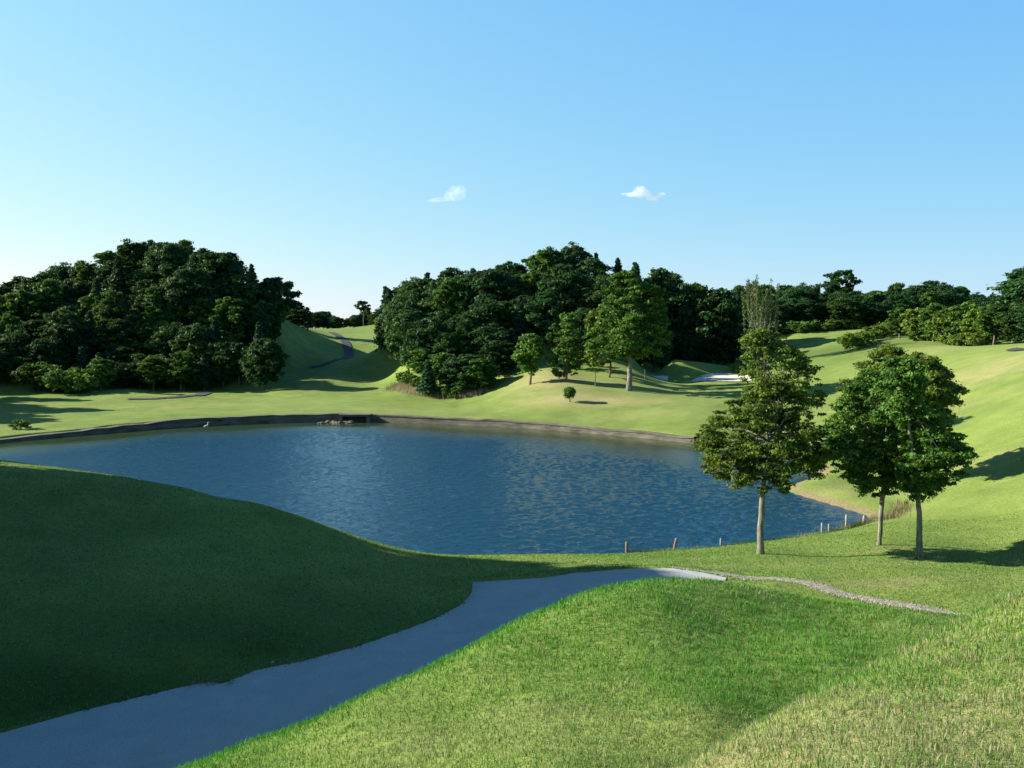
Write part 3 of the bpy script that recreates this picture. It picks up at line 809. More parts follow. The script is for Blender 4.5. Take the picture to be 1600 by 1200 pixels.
def prof_y(prof, px): return float(np.interp(px, [p[0] for p in prof], [p[1] for p in prof]))
rnd = random.Random(77)
FOREST_LABELS = {}
ORD = ['first', 'second', 'third', 'fourth', 'fifth', 'sixth', 'seventh', 'eighth', 'ninth', 'tenth', 'eleventh', 'twelfth', 'thirteenth', 'fourteenth', 'fifteenth', 'sixteenth', 'seventeenth', 'eighteenth', 'nineteenth', 'twentieth'] + ['twenty-' + w_ for w_ in ('first', 'second', 'third', 'fourth', 'fifth', 'sixth', 'seventh', 'eighth', 'ninth')] + ['thirtieth'] * 12
def wood(prof, rows, wname, group, seed, conif=0.15, hmax=13.5):
    """rows: (distance, px0, px1, step_px, height, place words, crest?)"""
    rr = random.Random(seed)
    for d0, p0, p1, st, th, words, crest in rows:
        px = p0 + rr.uniform(0, st * 0.5); k = 0; n_est = 0
        while px < p1:
            d = d0 + rr.uniform(-1, 1) * 4.0
            x = (px - 800) / F_PX * d; z = hz(x, d)
            ztop = P(px, prof_y(prof, px) + rr.uniform(-5, 9), d)[2]
            h = th * rr.uniform(0.75, 1.25)
            if crest: h = min(max(3.0, ztop - z), hmax)
            else: h = min(h, max(3.0, ztop - z))
            if z > 0.3:
                is_c = rr.random() < conif
                pr = rr.choice(CONIF) if is_c else rr.choice(BROAD)
                kind = 'pointed conifer' if is_c else ('tall dark tree' if h > th * 1.05 else 'low green tree' if h < th * .9 else 'dark green tree')
                if px < 0 or px > 1600: lab = '%s %s %s, outside the photo' % (kind, words, wname)
                else:
                    lab = '%s %s %s, %s from left' % (kind, words, wname, ORD[min(k, 39)]); k += 1
                sx = rr.uniform(0.85, 1.15) * max(1.0, min(1.7, 8.0 / h))
                place(pr, 'conifer_tree' if is_c else 'broadleaf_tree', x, d, h, rr.uniform(0, 6.28), lab, 'tree', group, sx=sx)
            px += st * rr.uniform(0.8, 1.2)
wood(L_PROF, [(182, -110, 436, 34, 10.5, 'on the crest of', True), (172, -110, 440, 36, 9.5, 'high in', False), (165, -110, 440, 36, 9, 'in the upper part of', False), (158, -110, 432, 37, 9, 'half way up', False),
  (151, -100, 428, 38, 8.5, 'low in', False), (145, -95, 412, 34, 6.5, 'near the foot of', False), (141, -90, 360, 40, 4.5, 'at the foot of', False)], 'the left wood', 'trees of the left wood', 3, conif=0.08)
wood(C_PROF, [(178, 600, 1150, 32, 10.5, 'on the crest of', True), (168, 605, 1145, 34, 9.5, 'high in', False), (160, 612, 1045, 35, 9, 'in the upper part of', False), (153, 618, 975, 36, 9, 'half way up', False),
  (146, 624, 860, 36, 8.5, 'low in', False), (140, 632, 870, 36, 8, 'near the foot of', False), (134, 650, 815, 32, 7, 'at the foot of', False), (130.5, 668, 800, 24, 5.0, 'at the front edge of', False)], 'the middle wood', 'trees of the middle wood', 4, conif=0.2, hmax=16)
wood(C_PROF, [(192, 1040, 1165, 30, 8.5, 'behind the right end of', False), (200, 1060, 1170, 28, 6.5, 'in the dark hollow right of', False)], 'the middle wood', 'trees right of the middle wood', 14, conif=0.15)
wood(R_PROF, [(240, 1090, 1670, 26, 9.5, 'on the skyline of', True), (230, 1150, 1570, 27, 8.5, 'just below the skyline of', False), (218, 1170, 1560, 28, 7.5, 'in the middle of', False), (206, 1190, 1530, 26, 7.0, 'near the front of', False), (196, 1200, 1400, 27, 6.0, 'at the front of', False)],
  'the far right tree line', 'trees of the far right tree line', 5, conif=0.1, hmax=12)
G_PROF = [(440,470),(455,473),(480,480),(500,487),(520,498),(535,500),(555,489),(575,487),(600,482),(640,470)]
wood(G_PROF, [(285, 440, 650, 15, 6.0, 'on the ridge in', True), (270, 440, 540, 16, 4.5, 'below the ridge in', False), (214, 448, 494, 13, 6.5, 'on the left flank of', False)], 'the gap between the woods', 'distant trees in the gap', 6, conif=0.1, hmax=9)
# a flat topped tree above the gap
x, y, _ = P(568, 500, 268); place(TUFT, 'pine_tree', x, y, 7.2, 1.0, 'distant flat topped tree rising above the ridge in the gap', 'tree')
x, y, _ = P(1312, 500, 205); place(TUFT, 'pine_tree', x, y, 12.0, 2.0, 'tall tufted tree sticking out of the far right tree line', 'tree')
x, y, _ = P(428, 500, 172); place(TUFT, 'pine_tree', x, y, P(428,432,172)[2] - hz(x, y), 2.0, 'slender tufted tree at the right shoulder of the left wood', 'tree')

for i, (px, d, h, k_) in enumerate([(1432,150,5.0,0),(1458,146,6.2,1),(1482,142,5.2,0),(1506,140,6.8,1),(1530,137,5.6,0),(1552,132,6.4,1),(1405,160,5.5,1)]):
    x = (px - 800) / F_PX * d
    if k_: place(BROAD[5 if i % 4 else 3], 'broadleaf_tree', x, d, h, i * 1.9, 'green tree stepping down the right ridge, %s in the row' % ORD[i], 'tree', 'trees stepping down the right ridge', sx=1.25)
    else: place(LIGHTS[0], 'broadleaf_tree', x, d, h, i * 1.9, 'light green tree stepping down the right ridge, %s in the row' % ORD[i], 'tree', 'trees stepping down the right ridge', sx=1.1)
# dark hill trees at the right edge of the picture
for i, (px, d, top, wd) in enumerate([(1600,150,432,1.2),(1575,160,456,1.0),(1640,140,405,1.3),(1590,130,480,1.0),(1625,118,470,1.1),(1548,150,468,1.1),(1520,158,468,1.05),(1505,165,480,1.1),(1535,142,492,1.0)]):
    x = (px - 800) / F_PX * d; z = hz(x, d)
    h = P(px, top, d)[2] - z
    place(BROAD[i % 5], 'broadleaf_tree', x, d, h, i * 1.3, 'dark tree on the hill at the right edge, %s from left' % ORD[sorted([1600,1575,1640,1590,1625,1548,1520,1505,1535]).index(px)], 'tree', 'trees on the hill at the right edge', sx=wd * max(1, 7.0 / h))

# trees out of the picture on the left: they throw the long shade over the near bank and the path
rr = random.Random(12)
for i, (x, y, h) in enumerate([(-21,18,6.5),(-24,21,8),(-26,25,10),(-29,28.5,12),(-33,26,13),(-31,33,13.5),(-36,32,14),(-34,37,12.5),(-39,39,12),(-40,45,8),(-44,50,8),(-44,36,14),(-22,14.5,6),(-27,16.5,7)]):
    place(BROAD[i % 5], 'broadleaf_tree', x, y, h, i * 1.1, 'dark tree beside the left bank, outside the photo on the left', 'tree', 'trees beside the left bank', sx=1.1)
for i, (x, y, h) in enumerate([(-68,102,8),(-74,108,9),(-66,114,8),(-72,104,9),(-84,112,10),(-78,120,8),(-95,126,11),(-90,135,9),(-70,127,6)]):
    place(BROAD[i % 5], 'broadleaf_tree', x, y, h, i * 1.7, 'tree at the far left beyond the pond, outside the photo', 'tree', 'trees left of the fairway')

# ------------------------------------------------------------------ trees modelled one by one
def blobs_px(rg, outline, nb, d, zb, cx, depth, br, tone=(0.25, 0.8), flat=0.72):
    """clumps inside a crown whose half width at each height is given: outline = [(z, xl, xr)]"""
    zs = [o[0] for o in outline]; out = []
    wsum = [max(0.05, o[2] - o[1]) for o in outline]
    for i in range(nb):
        while True:
            z = rg.uniform(zs[0], zs[-1]); xl = np.interp(z, zs, [o[1] for o in outline]); xr = np.interp(z, zs, [o[2] for o in outline])
            if rg.rand() < (xr - xl) / max(wsum): break
        s = rg.uniform(*br)
        hw = (xr - xl) / 2; cxx = (xl + xr) / 2
        a = rg.uniform(0, 2 * math.pi); f = math.sqrt(rg.uniform(0.12, 1.0)) 
        x = cxx + math.cos(a) * f * max(0.05, hw - s * 0.7); y = math.sin(a) * f * max(0.05, hw * depth - s * 0.6)
        out.append((x, y, z, s, s, s * flat, (s / br[1]) ** 2, rg.uniform(*tone)))
    return out
def hero_tree(name, seed, px, py, d, outline_px, nb, per, leaf, mat, bark, trunk_px, r0, label, br=(0.45, 0.85), depth=0.9, tone=(0.25, 0.8), nl=30, twigs=2, group=None, yellow=None, fork=0.0, carve=None):
    """outline in photo pixels [(y, x_left, x_right)] from bottom to top; trunk_px [(x,y,width_px)] from the base up"""
    rg = RG(seed)
    x, y, zz = P(px, py, d); z0 = hz(x, y)
    k = d / F_PX
    ol = [((py - yy) * k, (xl - px) * k, (xr - px) * k) for yy, xl, xr in outline_px]
    bl = blobs_px(rg, ol, nb, d, 0, 0, depth, br, tone)
    if yellow:
        for (yx, yy, rr_) in yellow:
            bl.append(((yx - px) * k, -0.6, (py - yy) * k, rr_, rr_, rr_ * .6, 0.12, 1.0))
    for i in range(nb // 3):
        zz_ = rg.uniform(ol[0][0], ol[-1][0]); sgn = 1 if rg.rand() < .5 else -1
        ex_ = np.interp(zz_, [o_[0] for o_ in ol], [o_[2] if sgn > 0 else o_[1] for o_ in ol]); s_ = rg.uniform(.35, .7) * br[0]
        bl.append((ex_ * 0.9 - sgn * rg.uniform(0, .5), rg.uniform(-1, 1) * s_, zz_ + rg.uniform(-.1, .2), s_ * 1.6, s_, s_ * .45, 0.10, rg.uniform(.4, .9)))
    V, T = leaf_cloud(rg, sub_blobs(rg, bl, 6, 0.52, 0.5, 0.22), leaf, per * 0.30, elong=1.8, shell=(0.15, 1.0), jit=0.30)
    if yellow:
        m_ = 0
        for (yx, yy, rr_) in yellow:
            dd = np.sqrt(((V[:, 0] - (yx - px) * k) / rr_) ** 2 + ((V[:, 2] - (py - yy) * k) / rr_) ** 2)
            T[:, 1] = np.where((dd < 1.0) & (np.repeat(rg.rand(len(V) // 4), 4) < 0.5), 1.0, T[:, 1])
    if carve:
        q = V.reshape(-1, 4, 3).mean(1); cz = np.array([(py - c_[1]) * k for c_ in carve]); cx_ = np.array([(c_[0] - px) * k for c_ in carve])
        xx = np.interp(q[:, 2], cz, cx_)
        kill = (q[:, 2] > cz[0]) & (q[:, 2] < cz[-1]) & (q[:, 1] < 0.1) & (np.abs(q[:, 0] - xx) < 0.16 + 0.10 * rg.normal(size=len(q)))
        V = V.reshape(-1, 4, 3)[~kill].reshape(-1, 3); T = T.reshape(-1, 4, 3)[~kill].reshape(-1, 3)
    e = empty(name, (x, y, z0))
    tp = [((tx - px) * k, 0.0, (py - ty) * k) for tx, ty, w_ in trunk_px]
    tr_ = [w_ * k / 2 * 0.84 for *_, w_ in trunk_px]
    tp[0] = (tp[0][0], 0, -0.25)
    tm = trunk_mesh(rg, tp, tr_, bark, sides=12)
    t_ = obj('trunk', tm, None, e)
    base = Vector(tp[-2]); top = Vector((tp[-1][0], 0, tp[-1][2]))
    obj('limbs', limbs_mesh(rg, bl, base, top, tr_[-2] * 1.25, 'limbs', bark, nmax=nl, sides=6, twigs=twigs), None, t_)
    obj('crown', leaf_mesh('crown', V, T, mat), None, e)
    tag(e, label, 'tree', group)
    return e
# A: left tree of the three near the pond
hero_tree('broadleaf_tree', 101, 1188, 865, 38.6,
  [(758,1150,1245),(748,1112,1270),(732,1090,1285),(712,1084,1298),(690,1078,1300),(665,1074,1298),(645,1092,1284),(628,1122,1266),(612,1150,1248),(598,1170,1232)],
  112, 1150, 0.070, M_OLIVE, M_BARK_PALE, [(1188,866,13),(1188,820,11.5),(1190,770,10),(1192,740,8),(1196,690,6),(1196,640,3)], .2,
  'leftmost of the three near trees, olive green crown with yellow leaf tips', br=(0.22, 0.62), yellow=[(1112,722,.30),(1140,757,.24),(1098,712,.25),(1130,712,.25)], nl=46, twigs=3)
# B
hero_tree('broadleaf_tree', 102, 1375, 853, 40.4,
  [(775,1352,1398),(758,1318,1418),(742,1300,1425),(722,1282,1430),(700,1276,1434),(675,1284,1434),(650,1298,1432),(625,1308,1420),(605,1320,1405),(585,1335,1385)],
  105, 1250, 0.074, M_DEEP, M_BARK_PALE, [(1374,854,9),(1375,820,8),(1376,785,9),(1378,758,7),(1372,700,5),(1368,640,3)], .2,
  'middle of the three near trees, deep green crown on the thinnest trunk', br=(0.25, 0.68), nl=40)
# C
hero_tree('broadleaf_tree', 103, 1437, 873, 37.4,
  [(768,1412,1462),(752,1396,1490),(736,1392,1507),(716,1392,1515),(694,1394,1514),(674,1398,1506),(656,1390,1480),(642,1385,1462),(610,1368,1450),(580,1362,1440),(562,1375,1420)],
  108, 1200, 0.070, M_DEEP, M_BARK_PALE, [(1437,874,14),(1436,830,10.5),(1433,790,9),(1430,762,9),(1420,700,7),(1413,655,6),(1396,600,4.5),(1392,565,2)], .2,
  'rightmost of the three near trees, dense dark crown and grey flared trunk', br=(0.22, 0.66), nl=9, twigs=0, carve=((1421,705),(1413,655),(1394,592)))
# D: olive tree rising behind A
hero_tree('broadleaf_tree', 104, 1212, 700, 76.0,
  [(668,1155,1278),(650,1142,1296),(628,1142,1300),(600,1146,1296),(575,1148,1286),(550,1148,1272),(530,1148,1250),(512,1152,1230),(492,1158,1212)],
  95, 520, 0.12, M_OLIVE, M_BARK, [(1212,706,8),(1212,680,7),(1210,640,5),(1205,560,3)], .2,
  'tall olive green tree on the far bank, rising directly behind the leftmost near tree', br=(0.4, 1.0), nl=30)
# E: large tree behind B and C
hero_tree('broadleaf_tree', 105, 1418, 742, 56.0,
  [(650,1372,1470),(636,1300,1488),(620,1290,1492),(600,1296,1500),(580,1305,1505),(560,1318,1500),(545,1335,1478),(530,1350,1462),(516,1375,1440)],
  150, 1000, 0.10, M_OLIVE, M_BARK_PALE, [(1424,746,9),(1422,700,7.5),(1416,655,7),(1410,628,6),(1396,600,5),(1392,560,3)], .2,
  'wide crowned olive green tree rising behind the two right near trees', br=(0.35, 0.9), nl=44)
# lone tree with the stout grey trunk
hero_tree('broadleaf_tree', 106, 983, 611, 116.0,
  [(560,935,1030),(548,915,1045),(530,905,1052),(510,925,1050),(490,935,1046),(470,940,1040),(450,945,1030),(438,955,1015),(430,965,1000)],
  120, 480, 0.21, M_DEEP, M_BARK_PALE, [(983,612,11),(984,580,9),(985,545,7),(986,500,5),(986,460,2)], .2,
  'tall broad tree with a stout pale grey trunk standing alone on the mound', br=(0.5, 1.4), nl=24, twigs=1)
# grove on the mound left of it
for i, (px, py, d, ol, lab, m_) in enumerate([
   (828,602,121,[(582,815,842),(570,806,850),(555,800,854),(540,806,850),(528,815,842)], 'small tree with a thin bent trunk, leftmost on the dry mound', M_DEEP),
   (884,602,120,[(594,868,902),(580,852,912),(560,846,918),(540,848,916),(520,856,910),(500,868,900)], 'bushy green tree above the clipped ball shrub on the mound', M_DEEP),
   (952,590,126,[(570,905,975),(555,898,985),(540,900,985),(525,905,975),(505,915,955),(492,922,945)], 'light green tree with drooping foliage left of the lone grey trunk', M_OLIVE),
   (905,585,132,[(575,880,940),(555,865,945),(530,868,948),(505,880,945),(490,895,935)], 'mid green tree in the grove behind the clipped ball shrub', M_FOREST),
   (1020,590,158,[(580,990,1045),(560,985,1052),(540,985,1052),(520,990,1045)], 'dark low tree directly right of the lone grey trunk', M_FOREST)]):
    hero_tree('broadleaf_tree', 110 + i, px, py, d, ol, 46, 420, 0.20, m_, M_BARK, [(px, py, 4.5), (px + 2, py - 18, 3.8), (px + 1, py - 35, 3), (px, py - 60, 1.5)], .1, lab, br=(0.4, 1.1), nl=14, twigs=1)
# feathery grey tree
def feather_tree(px, py, d, top, width, label, seed):
    rg = RG(seed); x, y, _ = P(px, py, d); z0 = hz(x, y); h = P(px, top, d)[2] - z0
    e = empty('feathery_tree', (x, y, z0)); mb = MB(); V, T = [], []
    mb.tube([(0, 0, -.3), (0, 0, h * .35), (0.1, 0, h * .7)], [0.28, 0.2, 0.1], 8)
    bl = []
    for i in range(46):
        a = rg.uniform(0, 6.28); r = rg.uniform(.2, 1) * width; zt = h * rg.uniform(0.62, 1.0) * (1 - 0.10 * r / width)
        zb = zt - h * rg.uniform(.2, .4)
        b0 = (0, 0, h * rg.uniform(.2, .5)); b1 = (math.cos(a) * r, math.sin(a) * r, zb); b2 = (math.cos(a) * r * 1.12, math.sin(a) * r * 1.12, zt)
        mb.tube([b0, b1, b2], [0.05, 0.03, 0.01], 4, False)
        for k in range(7):
            t = k / 6; bl.append((b1[0] + (b2[0] - b1[0]) * t, b1[1] + (b2[1] - b1[1]) * t, zb + (zt - zb) * t, .24, .24, .5, 1, rg.uniform(.2, .9)))
    t_ = obj('trunk', mb.mesh('trunk', True), M_BARK_PALE, e)
    V, T = leaf_cloud(rg, bl, 0.11, 22, elong=3.2, droop=-1.0)
    obj('crown', leaf_mesh('crown', V, T, M_GREY), None, e)
    tag(e, label, 'tree')
feather_tree(1188, 560, 150, 426, 2.7, 'tall feathery grey tree with thin upright branches against the sky', 8)
# lit yellow-green shrubs and hedges on the right hillside
rr = random.Random(31)
def shrub_run(pts, n, hgt, lab, grp, mats=0, name='shrub'):
    for i in range(n):
        t = (i + .5) / n * (len(pts) - 1); k = int(t); f = t - k
        a, b = pts[k], pts[min(k + 1, len(pts) - 1)]
        px, py, d = [a[j] + (b[j] - a[j]) * f for j in range(3)]
        x = (px - 800) / F_PX * d; y = d + rr.uniform(-1.0, 1.0)
        place(BUSH[mats], name, x, y, hgt * rr.uniform(.75, 1.25), rr.uniform(0, 6), lab + ', ' + ORD[i] + ' along the row', 'shrub', grp, sx=rr.uniform(.9, 1.4), trunk=False)
shrub_run([(1275,520,190),(1342,512,194)], 7, 1.9, 'low light green shrub in the row on the upper right hillside', 'shrubs on the upper right hillside')
shrub_run([(1330,560,148),(1352,540,160),(1385,522,172),(1410,516,178)], 11, 2.0, 'yellow green shrub on the upper slope above the right trees', 'shrubs on the slope above the right fairway')
shrub_run([(1330,508,200),(1420,506,198),(1500,508,190)], 12, 2.6, 'dark shrub filling the foot of the far right tree line', 'dark shrubs at the foot of the tree line', 1)
shrub_run([(1205,525,190),(1250,528,188),(1275,524,190)], 7, 1.8, 'dark shrub under the far right tree line', 'dark shrubs under the tree line', 1)
shrub_run([(1428,505,150),(1452,508,150),(1470,515,145),(1500,530,136),(1535,540,126)], 12, 1.5, 'pale green shrub along the crest of the right hillside', 'shrubs along the right crest')
shrub_run([(1150,583,150),(1180,586,142)], 5, 1.2, 'light green shrub beside the long bunker', 'shrubs beside the bunker')
shrub_run([(588,520,250),(612,512,252),(625,505,255),(600,530,238)], 9, 2.6, 'yellow green shrub on the sunny knoll left of the middle wood', 'shrubs on the sunny knoll')
shrub_run([(625,600,140),(665,612,131),(720,618,128)], 7, 1.4, 'leafy shrub at the foot of the middle wood', 'shrubs at the foot of the middle wood', 1)
shrub_run([(60,606,138),(95,610,134),(120,606,136)], 5, 3.0, 'dark shrub at the foot of the left wood', 'shrubs at the foot of the left wood', 1)
x, y, _ = P(128, 606, 134); place(BUSH[0], 'shrub', x, y, 2.6, 1, 'sunlit yellow green shrub at the foot of the left wood', 'shrub', trunk=False)
x, y, _ = P(152, 598, 140); place(LIGHTS[1], 'shrub', x, y, 3.6, 2, 'pale grey green shrub beside the sunlit patch below the left wood', 'shrub', trunk=False)
shrub_run([(225,565,160),(255,575,156),(285,580,154)], 4, 4.0, 'lighter green shrub low in the left wood', 'lighter shrubs in the left wood', 0)
# clipped ball shrub on a short stem
rg = RG(5); x, y, _ = P(890, 627, 108); e = empty('ball_shrub', (x, y, hz(x, y)))
bl = [(0.02, 0, 1.05, .62, .62, .72, 1, .5)] + [(math.cos(a) * .35, math.sin(a) * .35, 1.05 + .3 * math.sin(a * 3), .35, .35, .35, .4, .5) for a in np.arange(0, 6.2, .7)]
V, T = leaf_cloud(rg, bl, 0.11, 700, elong=1.4, jit=.08); obj('crown', leaf_mesh('crown', V, T, M_DEEP), None, e)
mb = MB(); mb.tube([(0, 0, -.2), (0.03, 0, .3), (0, 0, .7)], [.06, .05, .04], 6); mb.tube([(0.12, 0, -.2), (0.05, 0, .45)], [.03, .03], 5)
obj('stem', mb.mesh('stem'), M_BARK, e); tag(e, 'clipped round green shrub on a short stem, alone on the dry slope', 'shrub')
# young staked sapling
x, y, _ = P(930, 611, 118); e = empty('sapling', (x, y, hz(x, y))); mb = MB()
mb.tube([(0, 0, -.2), (0, 0, 1.2), (.05, 0, 2.3)], [.07, .055, .03], 6); obj('trunk', mb.mesh('trunk'), M_BARK_PALE, e)
bl = [(rg.uniform(-.5, .5), rg.uniform(-.5, .5), rg.uniform(1.9, 3.2), .35, .35, .35, 1, .6) for _ in range(9)]
V, T = leaf_cloud(rg, bl, .16, 50); obj('crown', leaf_mesh('crown', V, T, M_LIGHT), None, e); tag(e, 'thin young sapling between the ball shrub and the lone grey trunk', 'tree')
# small bare sapling right of the lone tree
x, y, _ = P(1007, 593, 128); e = empty('sapling', (x, y, hz(x, y))); mb = MB()
mb.tube([(0, 0, -.2), (.05, 0, 1.0), (0, 0, 1.9)], [.06, .05, .03], 6); obj('trunk', mb.mesh('trunk'), M_BARK, e)
bl = [(rg.uniform(-.3, .3), rg.uniform(-.3, .3), rg.uniform(1.3, 2.2), .25, .25, .25, 1, .4) for _ in range(6)]
V, T = leaf_cloud(rg, bl, .14, 30); obj('crown', leaf_mesh('crown', V, T, M_DEEP), None, e); tag(e, 'tiny dark sapling just right of the lone grey trunk', 'tree')

# ------------------------------------------------------------------ blades: reeds, dry stalks, grass (uncountable stuff)
def blades(name, X, Y, Z, hgt, wid, col, lean=0.35, seed=1, mat=None):
    rg = np.random.RandomState(seed); n = len(X)
    a = rg.uniform(0, 2 * np.pi, n); la = rg.uniform(0, 2 * np.pi, n); lm = np.abs(rg.normal(size=n)) * lean
    ux, uy = np.cos(a) * wid / 2, np.sin(a) * wid / 2
    lx, ly = np.cos(la) * lm * hgt, np.sin(la) * lm * hgt
    h2 = hgt / np.sqrt(1 + lm ** 2)
    v = np.empty((n, 5, 3), dtype=np.float32)
    v[:, 0] = np.stack([X - ux, Y - uy, Z - 0.01], 1); v[:, 1] = np.stack([X + ux, Y + uy, Z - 0.01], 1)
    mx, my, mz = X + lx * 0.35, Y + ly * 0.35, Z + h2 * 0.6
    v[:, 2] = np.stack([mx + ux * .75, my + uy * .75, mz], 1); v[:, 3] = np.stack([mx - ux * .75, my - uy * .75, mz], 1)
    v[:, 4] = np.stack([X + lx, Y + ly, Z + h2], 1)
    b = np.arange(n)[:, None] * 5
    quad = b + np.array([[0, 1, 2, 3]]); tri = b + np.array([[3, 2, 4]])
    flat = np.concatenate([quad, tri], 1).ravel(); sizes = np.tile([4, 3], n)
    me = mesh_np(name, v.reshape(-1, 3), flat, sizes)
    set_attr(me, 'tone', np.repeat(col, 5, 0)); me.materials.append(mat or M_BLADE)
    return obj(name, me)
# foreground turf
rg = np.random.RandomState(9)
def dens(r): return np.where(r < 6, 3600.0, 3600.0 * (6 / r) ** 1.5)
def sample_turf(n_try, r0, r1):
    # r distributed ~ dens(r) * r
    rs = np.geomspace(r0, r1, 400); pdf = dens(rs) * rs; cdf = np.concatenate([[0], np.cumsum((pdf[1:] + pdf[:-1]) / 2 * np.diff(rs))])
    th0 = R(31.5); tot = cdf[-1] * 2 * th0
    n = int(tot); r = np.interp(rg.rand(n) * cdf[-1], cdf, rs); th = rg.uniform(-th0, th0, n)
    return r * np.sin(th), r * np.cos(th), r
X, Y, r = sample_turf(0, 3.0, 52)
sdp = poly_sd(X, Y, PATH); m1 = sdp > 0.05
X, Y, r, sdp = X[m1], Y[m1], r[m1], sdp[m1]
bbm = (Y > 38); sdw = np.full(X.shape, 99.0); sdw[bbm] = poly_sd(X[bbm], Y[bbm], POND)
m1 = sdw > 0.05; X, Y, r, sdp, sdw = X[m1], Y[m1], r[m1], sdp[m1], sdw[m1]
Z = hgrid(X, Y)
n = len(X)
nz = sines(X, Y, 21, 1.6); nz2 = sines(X, Y, 22, 0.5); nz3 = sines(X, Y, 23, 5.0)
# how lush: the outer flank of the middle mound has longer greener grass
lush = np.exp(-((r - 15.5) / 3.6) ** 2) * (sstep(-0.4, 0.3, 0.25 - X / np.maximum(r, 1)) * 0.6 + 0.4) + 0.35 * sstep(3, .2, sdp)
lush = np.clip(lush + 0.2 * nz3 - 0.05, 0, 1)
dryb = np.interp(Y, [0, 8, 10, 60], [0.40, 0.34, 0.06, 0.12]) + 0.13 * nz - lush * 0.30 + 0.06 * nz2
def dspot(px, py, d, rx, ry, s):
    x, y, _ = P(px, py, d); return s * np.exp(-((X - x) / rx) ** 2 - ((Y - y) / ry) ** 2)
dryb += dspot(1150,1150,6.0,.7,.4,.4) + dspot(640,1160,11,2,.9,.25) + dspot(950,1100,10.4,2.5,1.0,.22) + dspot(1400,905,32,1.6,.5,.6) + dspot(1437,878,37,1.2,.4,.6) + dspot(1200,960,18,3,1,.1)
u = rg.rand(n)
isdry = u < dryb
hgt = (0.020 + 0.030 * rg.rand(n) ** 1.5) * (1 + 0.9 * lush) * np.interp(r, [3, 10, 20, 50], [1.15, 1.2, 1.3, 1.0]) * (1 + 0.25 * nz2)
hgt = np.maximum(hgt, 0.012)
wid = 0.0042 * np.maximum(1, r / 6) ** 0.85 * rg.uniform(.7, 1.3, n)
g1 = np.array([0.024, 0.100, 0.012]); g2 = np.array([0.145, 0.310, 0.040]); dr = np.array([0.46, 0.42, 0.25]); dr2 = np.array([0.20, 0.19, 0.08]); gl = np.array([0.060, 0.240, 0.018])
t = rg.rand(n)[:, None]
col = g1 * (1 - t) + g2 * t
col = col * (1 - lush[:, None] * .8) + gl * (0.6 + .8 * t) * lush[:, None] * .8
dc = dr2 * (1 - t) + dr * t
col = np.where(isdry[:, None], dc, col)
blades('grass', X, Y, Z, hgt, wid, col.astype(np.float32), lean=0.85, seed=3)
tag(bpy.data.objects['grass'], 'short green turf grass with straw blades covering the near mounds', 'grass', kind='stuff')
# straw litter on the nearest mound
# long edge grass and reeds along the near shore of the pond and dry reeds at the middle wood
def reeds(pts, n, w, h, seed, label, col1, col2, name='reeds', wd=.02):
    rg_ = np.random.RandomState(seed); p = np.array(pts); k = rg_.uniform(0, len(p) - 1.001, n); i = k.astype(int); f = (k - i)[:, None]
    q = p[i] * (1 - f) + p[i + 1] * f + rg_.normal(size=(n, 2)) * w
    z = np.maximum(hgrid(q[:, 0], q[:, 1]), -0.25)
    c_ = col1 + (np.array(col2) - np.array(col1)) * rg_.rand(n)[:, None]
    o = blades(name, q[:, 0], q[:, 1], z, h * rg_.uniform(.4, 1.2, n), wd * rg_.uniform(.6, 1.4, n), c_.astype(np.float32), 0.3, seed)
    tag(o, label, 'reeds', kind='stuff'); return o
near_edge = [PZ(a, b, 0.0)[:2] for a, b in near_r[:7]]
reeds(near_edge, 2600, .22, .22, 1, 'thin grass fringe along the near shore by the posts', (.05,.10,.02), (.16,.20,.06), wd=.018)
reeds([PZ(a, b, 0)[:2] for a, b in [(1366,812),(1340,822),(1300,832)]], 420, .22, .34, 2, 'dark reeds at the near corner of the pond by the sandy shore', (.06,.08,.03), (.22,.20,.10), wd=.02)
reeds([P(622,602,138)[:2], P(650,612,132)[:2], P(700,616,129)[:2], P(742,617,128)[:2]], 5200, 0.9, 0.75, 4, 'pale dry reeds along the foot of the middle wood', (.20,.17,.10), (.36,.32,.20), name='dry_reeds', wd=.05)
reeds([P(1385,800,50)[:2], P(1398,790,52)[:2], P(1412,782,54)[:2]], 500, .35, .45, 5, 'brown dead brush behind the middle near tree', (.10,.07,.04), (.24,.19,.11), name='dead_brush', wd=.02)

# ------------------------------------------------------------------ gravel gutter between the mounds
def gravel(pts, n, w, seed, label):
    rg_ = np.random.RandomState(seed); p = np.array(pts); k = rg_.uniform(0, len(p) - 1.001, n); i = k.astype(int); f = (k - i)[:, None]
    q = p[i] * (1 - f) + p[i + 1] * f + rg_.normal(size=(n, 2)) * w
    z = hgrid(q[:, 0], q[:, 1]); s = rg_.uniform(.012, .035, n)
    base = np.array([(1,0,0),(0,1,0),(-1,0,0),(0,-1,0),(0,0,.8),(0,0,-.6)]); tri = np.array([(0,1,4),(1,2,4),(2,3,4),(3,0,4),(1,0,5),(2,1,5),(3,2,5),(0,3,5)])
    V_ = base[None] * s[:, None, None] * rg_.uniform(.7, 1.3, (n, 6, 1)) + np.stack([q[:, 0], q[:, 1], z + s * .3], 1)[:, None]
    F_ = (tri[None] + np.arange(n)[:, None, None] * 6)
    o = obj('gravel', mesh_np('gravel', V_.reshape(-1, 3), F_.ravel(), np.full(n * 8, 3)), M_STONE); tag(o, label, 'gravel', kind='stuff')
gut = [P(1125,897,34.0)[:2], P(1170,903,33.4)[:2], P(1215,909,32.9)[:2], P(1262,917,32.0)[:2], P(1310,930,30.2)[:2], P(1380,942,28.9)[:2], P(1440,950,28.2)[:2], P(1482,958,27.4)[:2]]
gravel(gut, 13000, .15, 1, 'pale gravel line between the middle mound and the far slope')
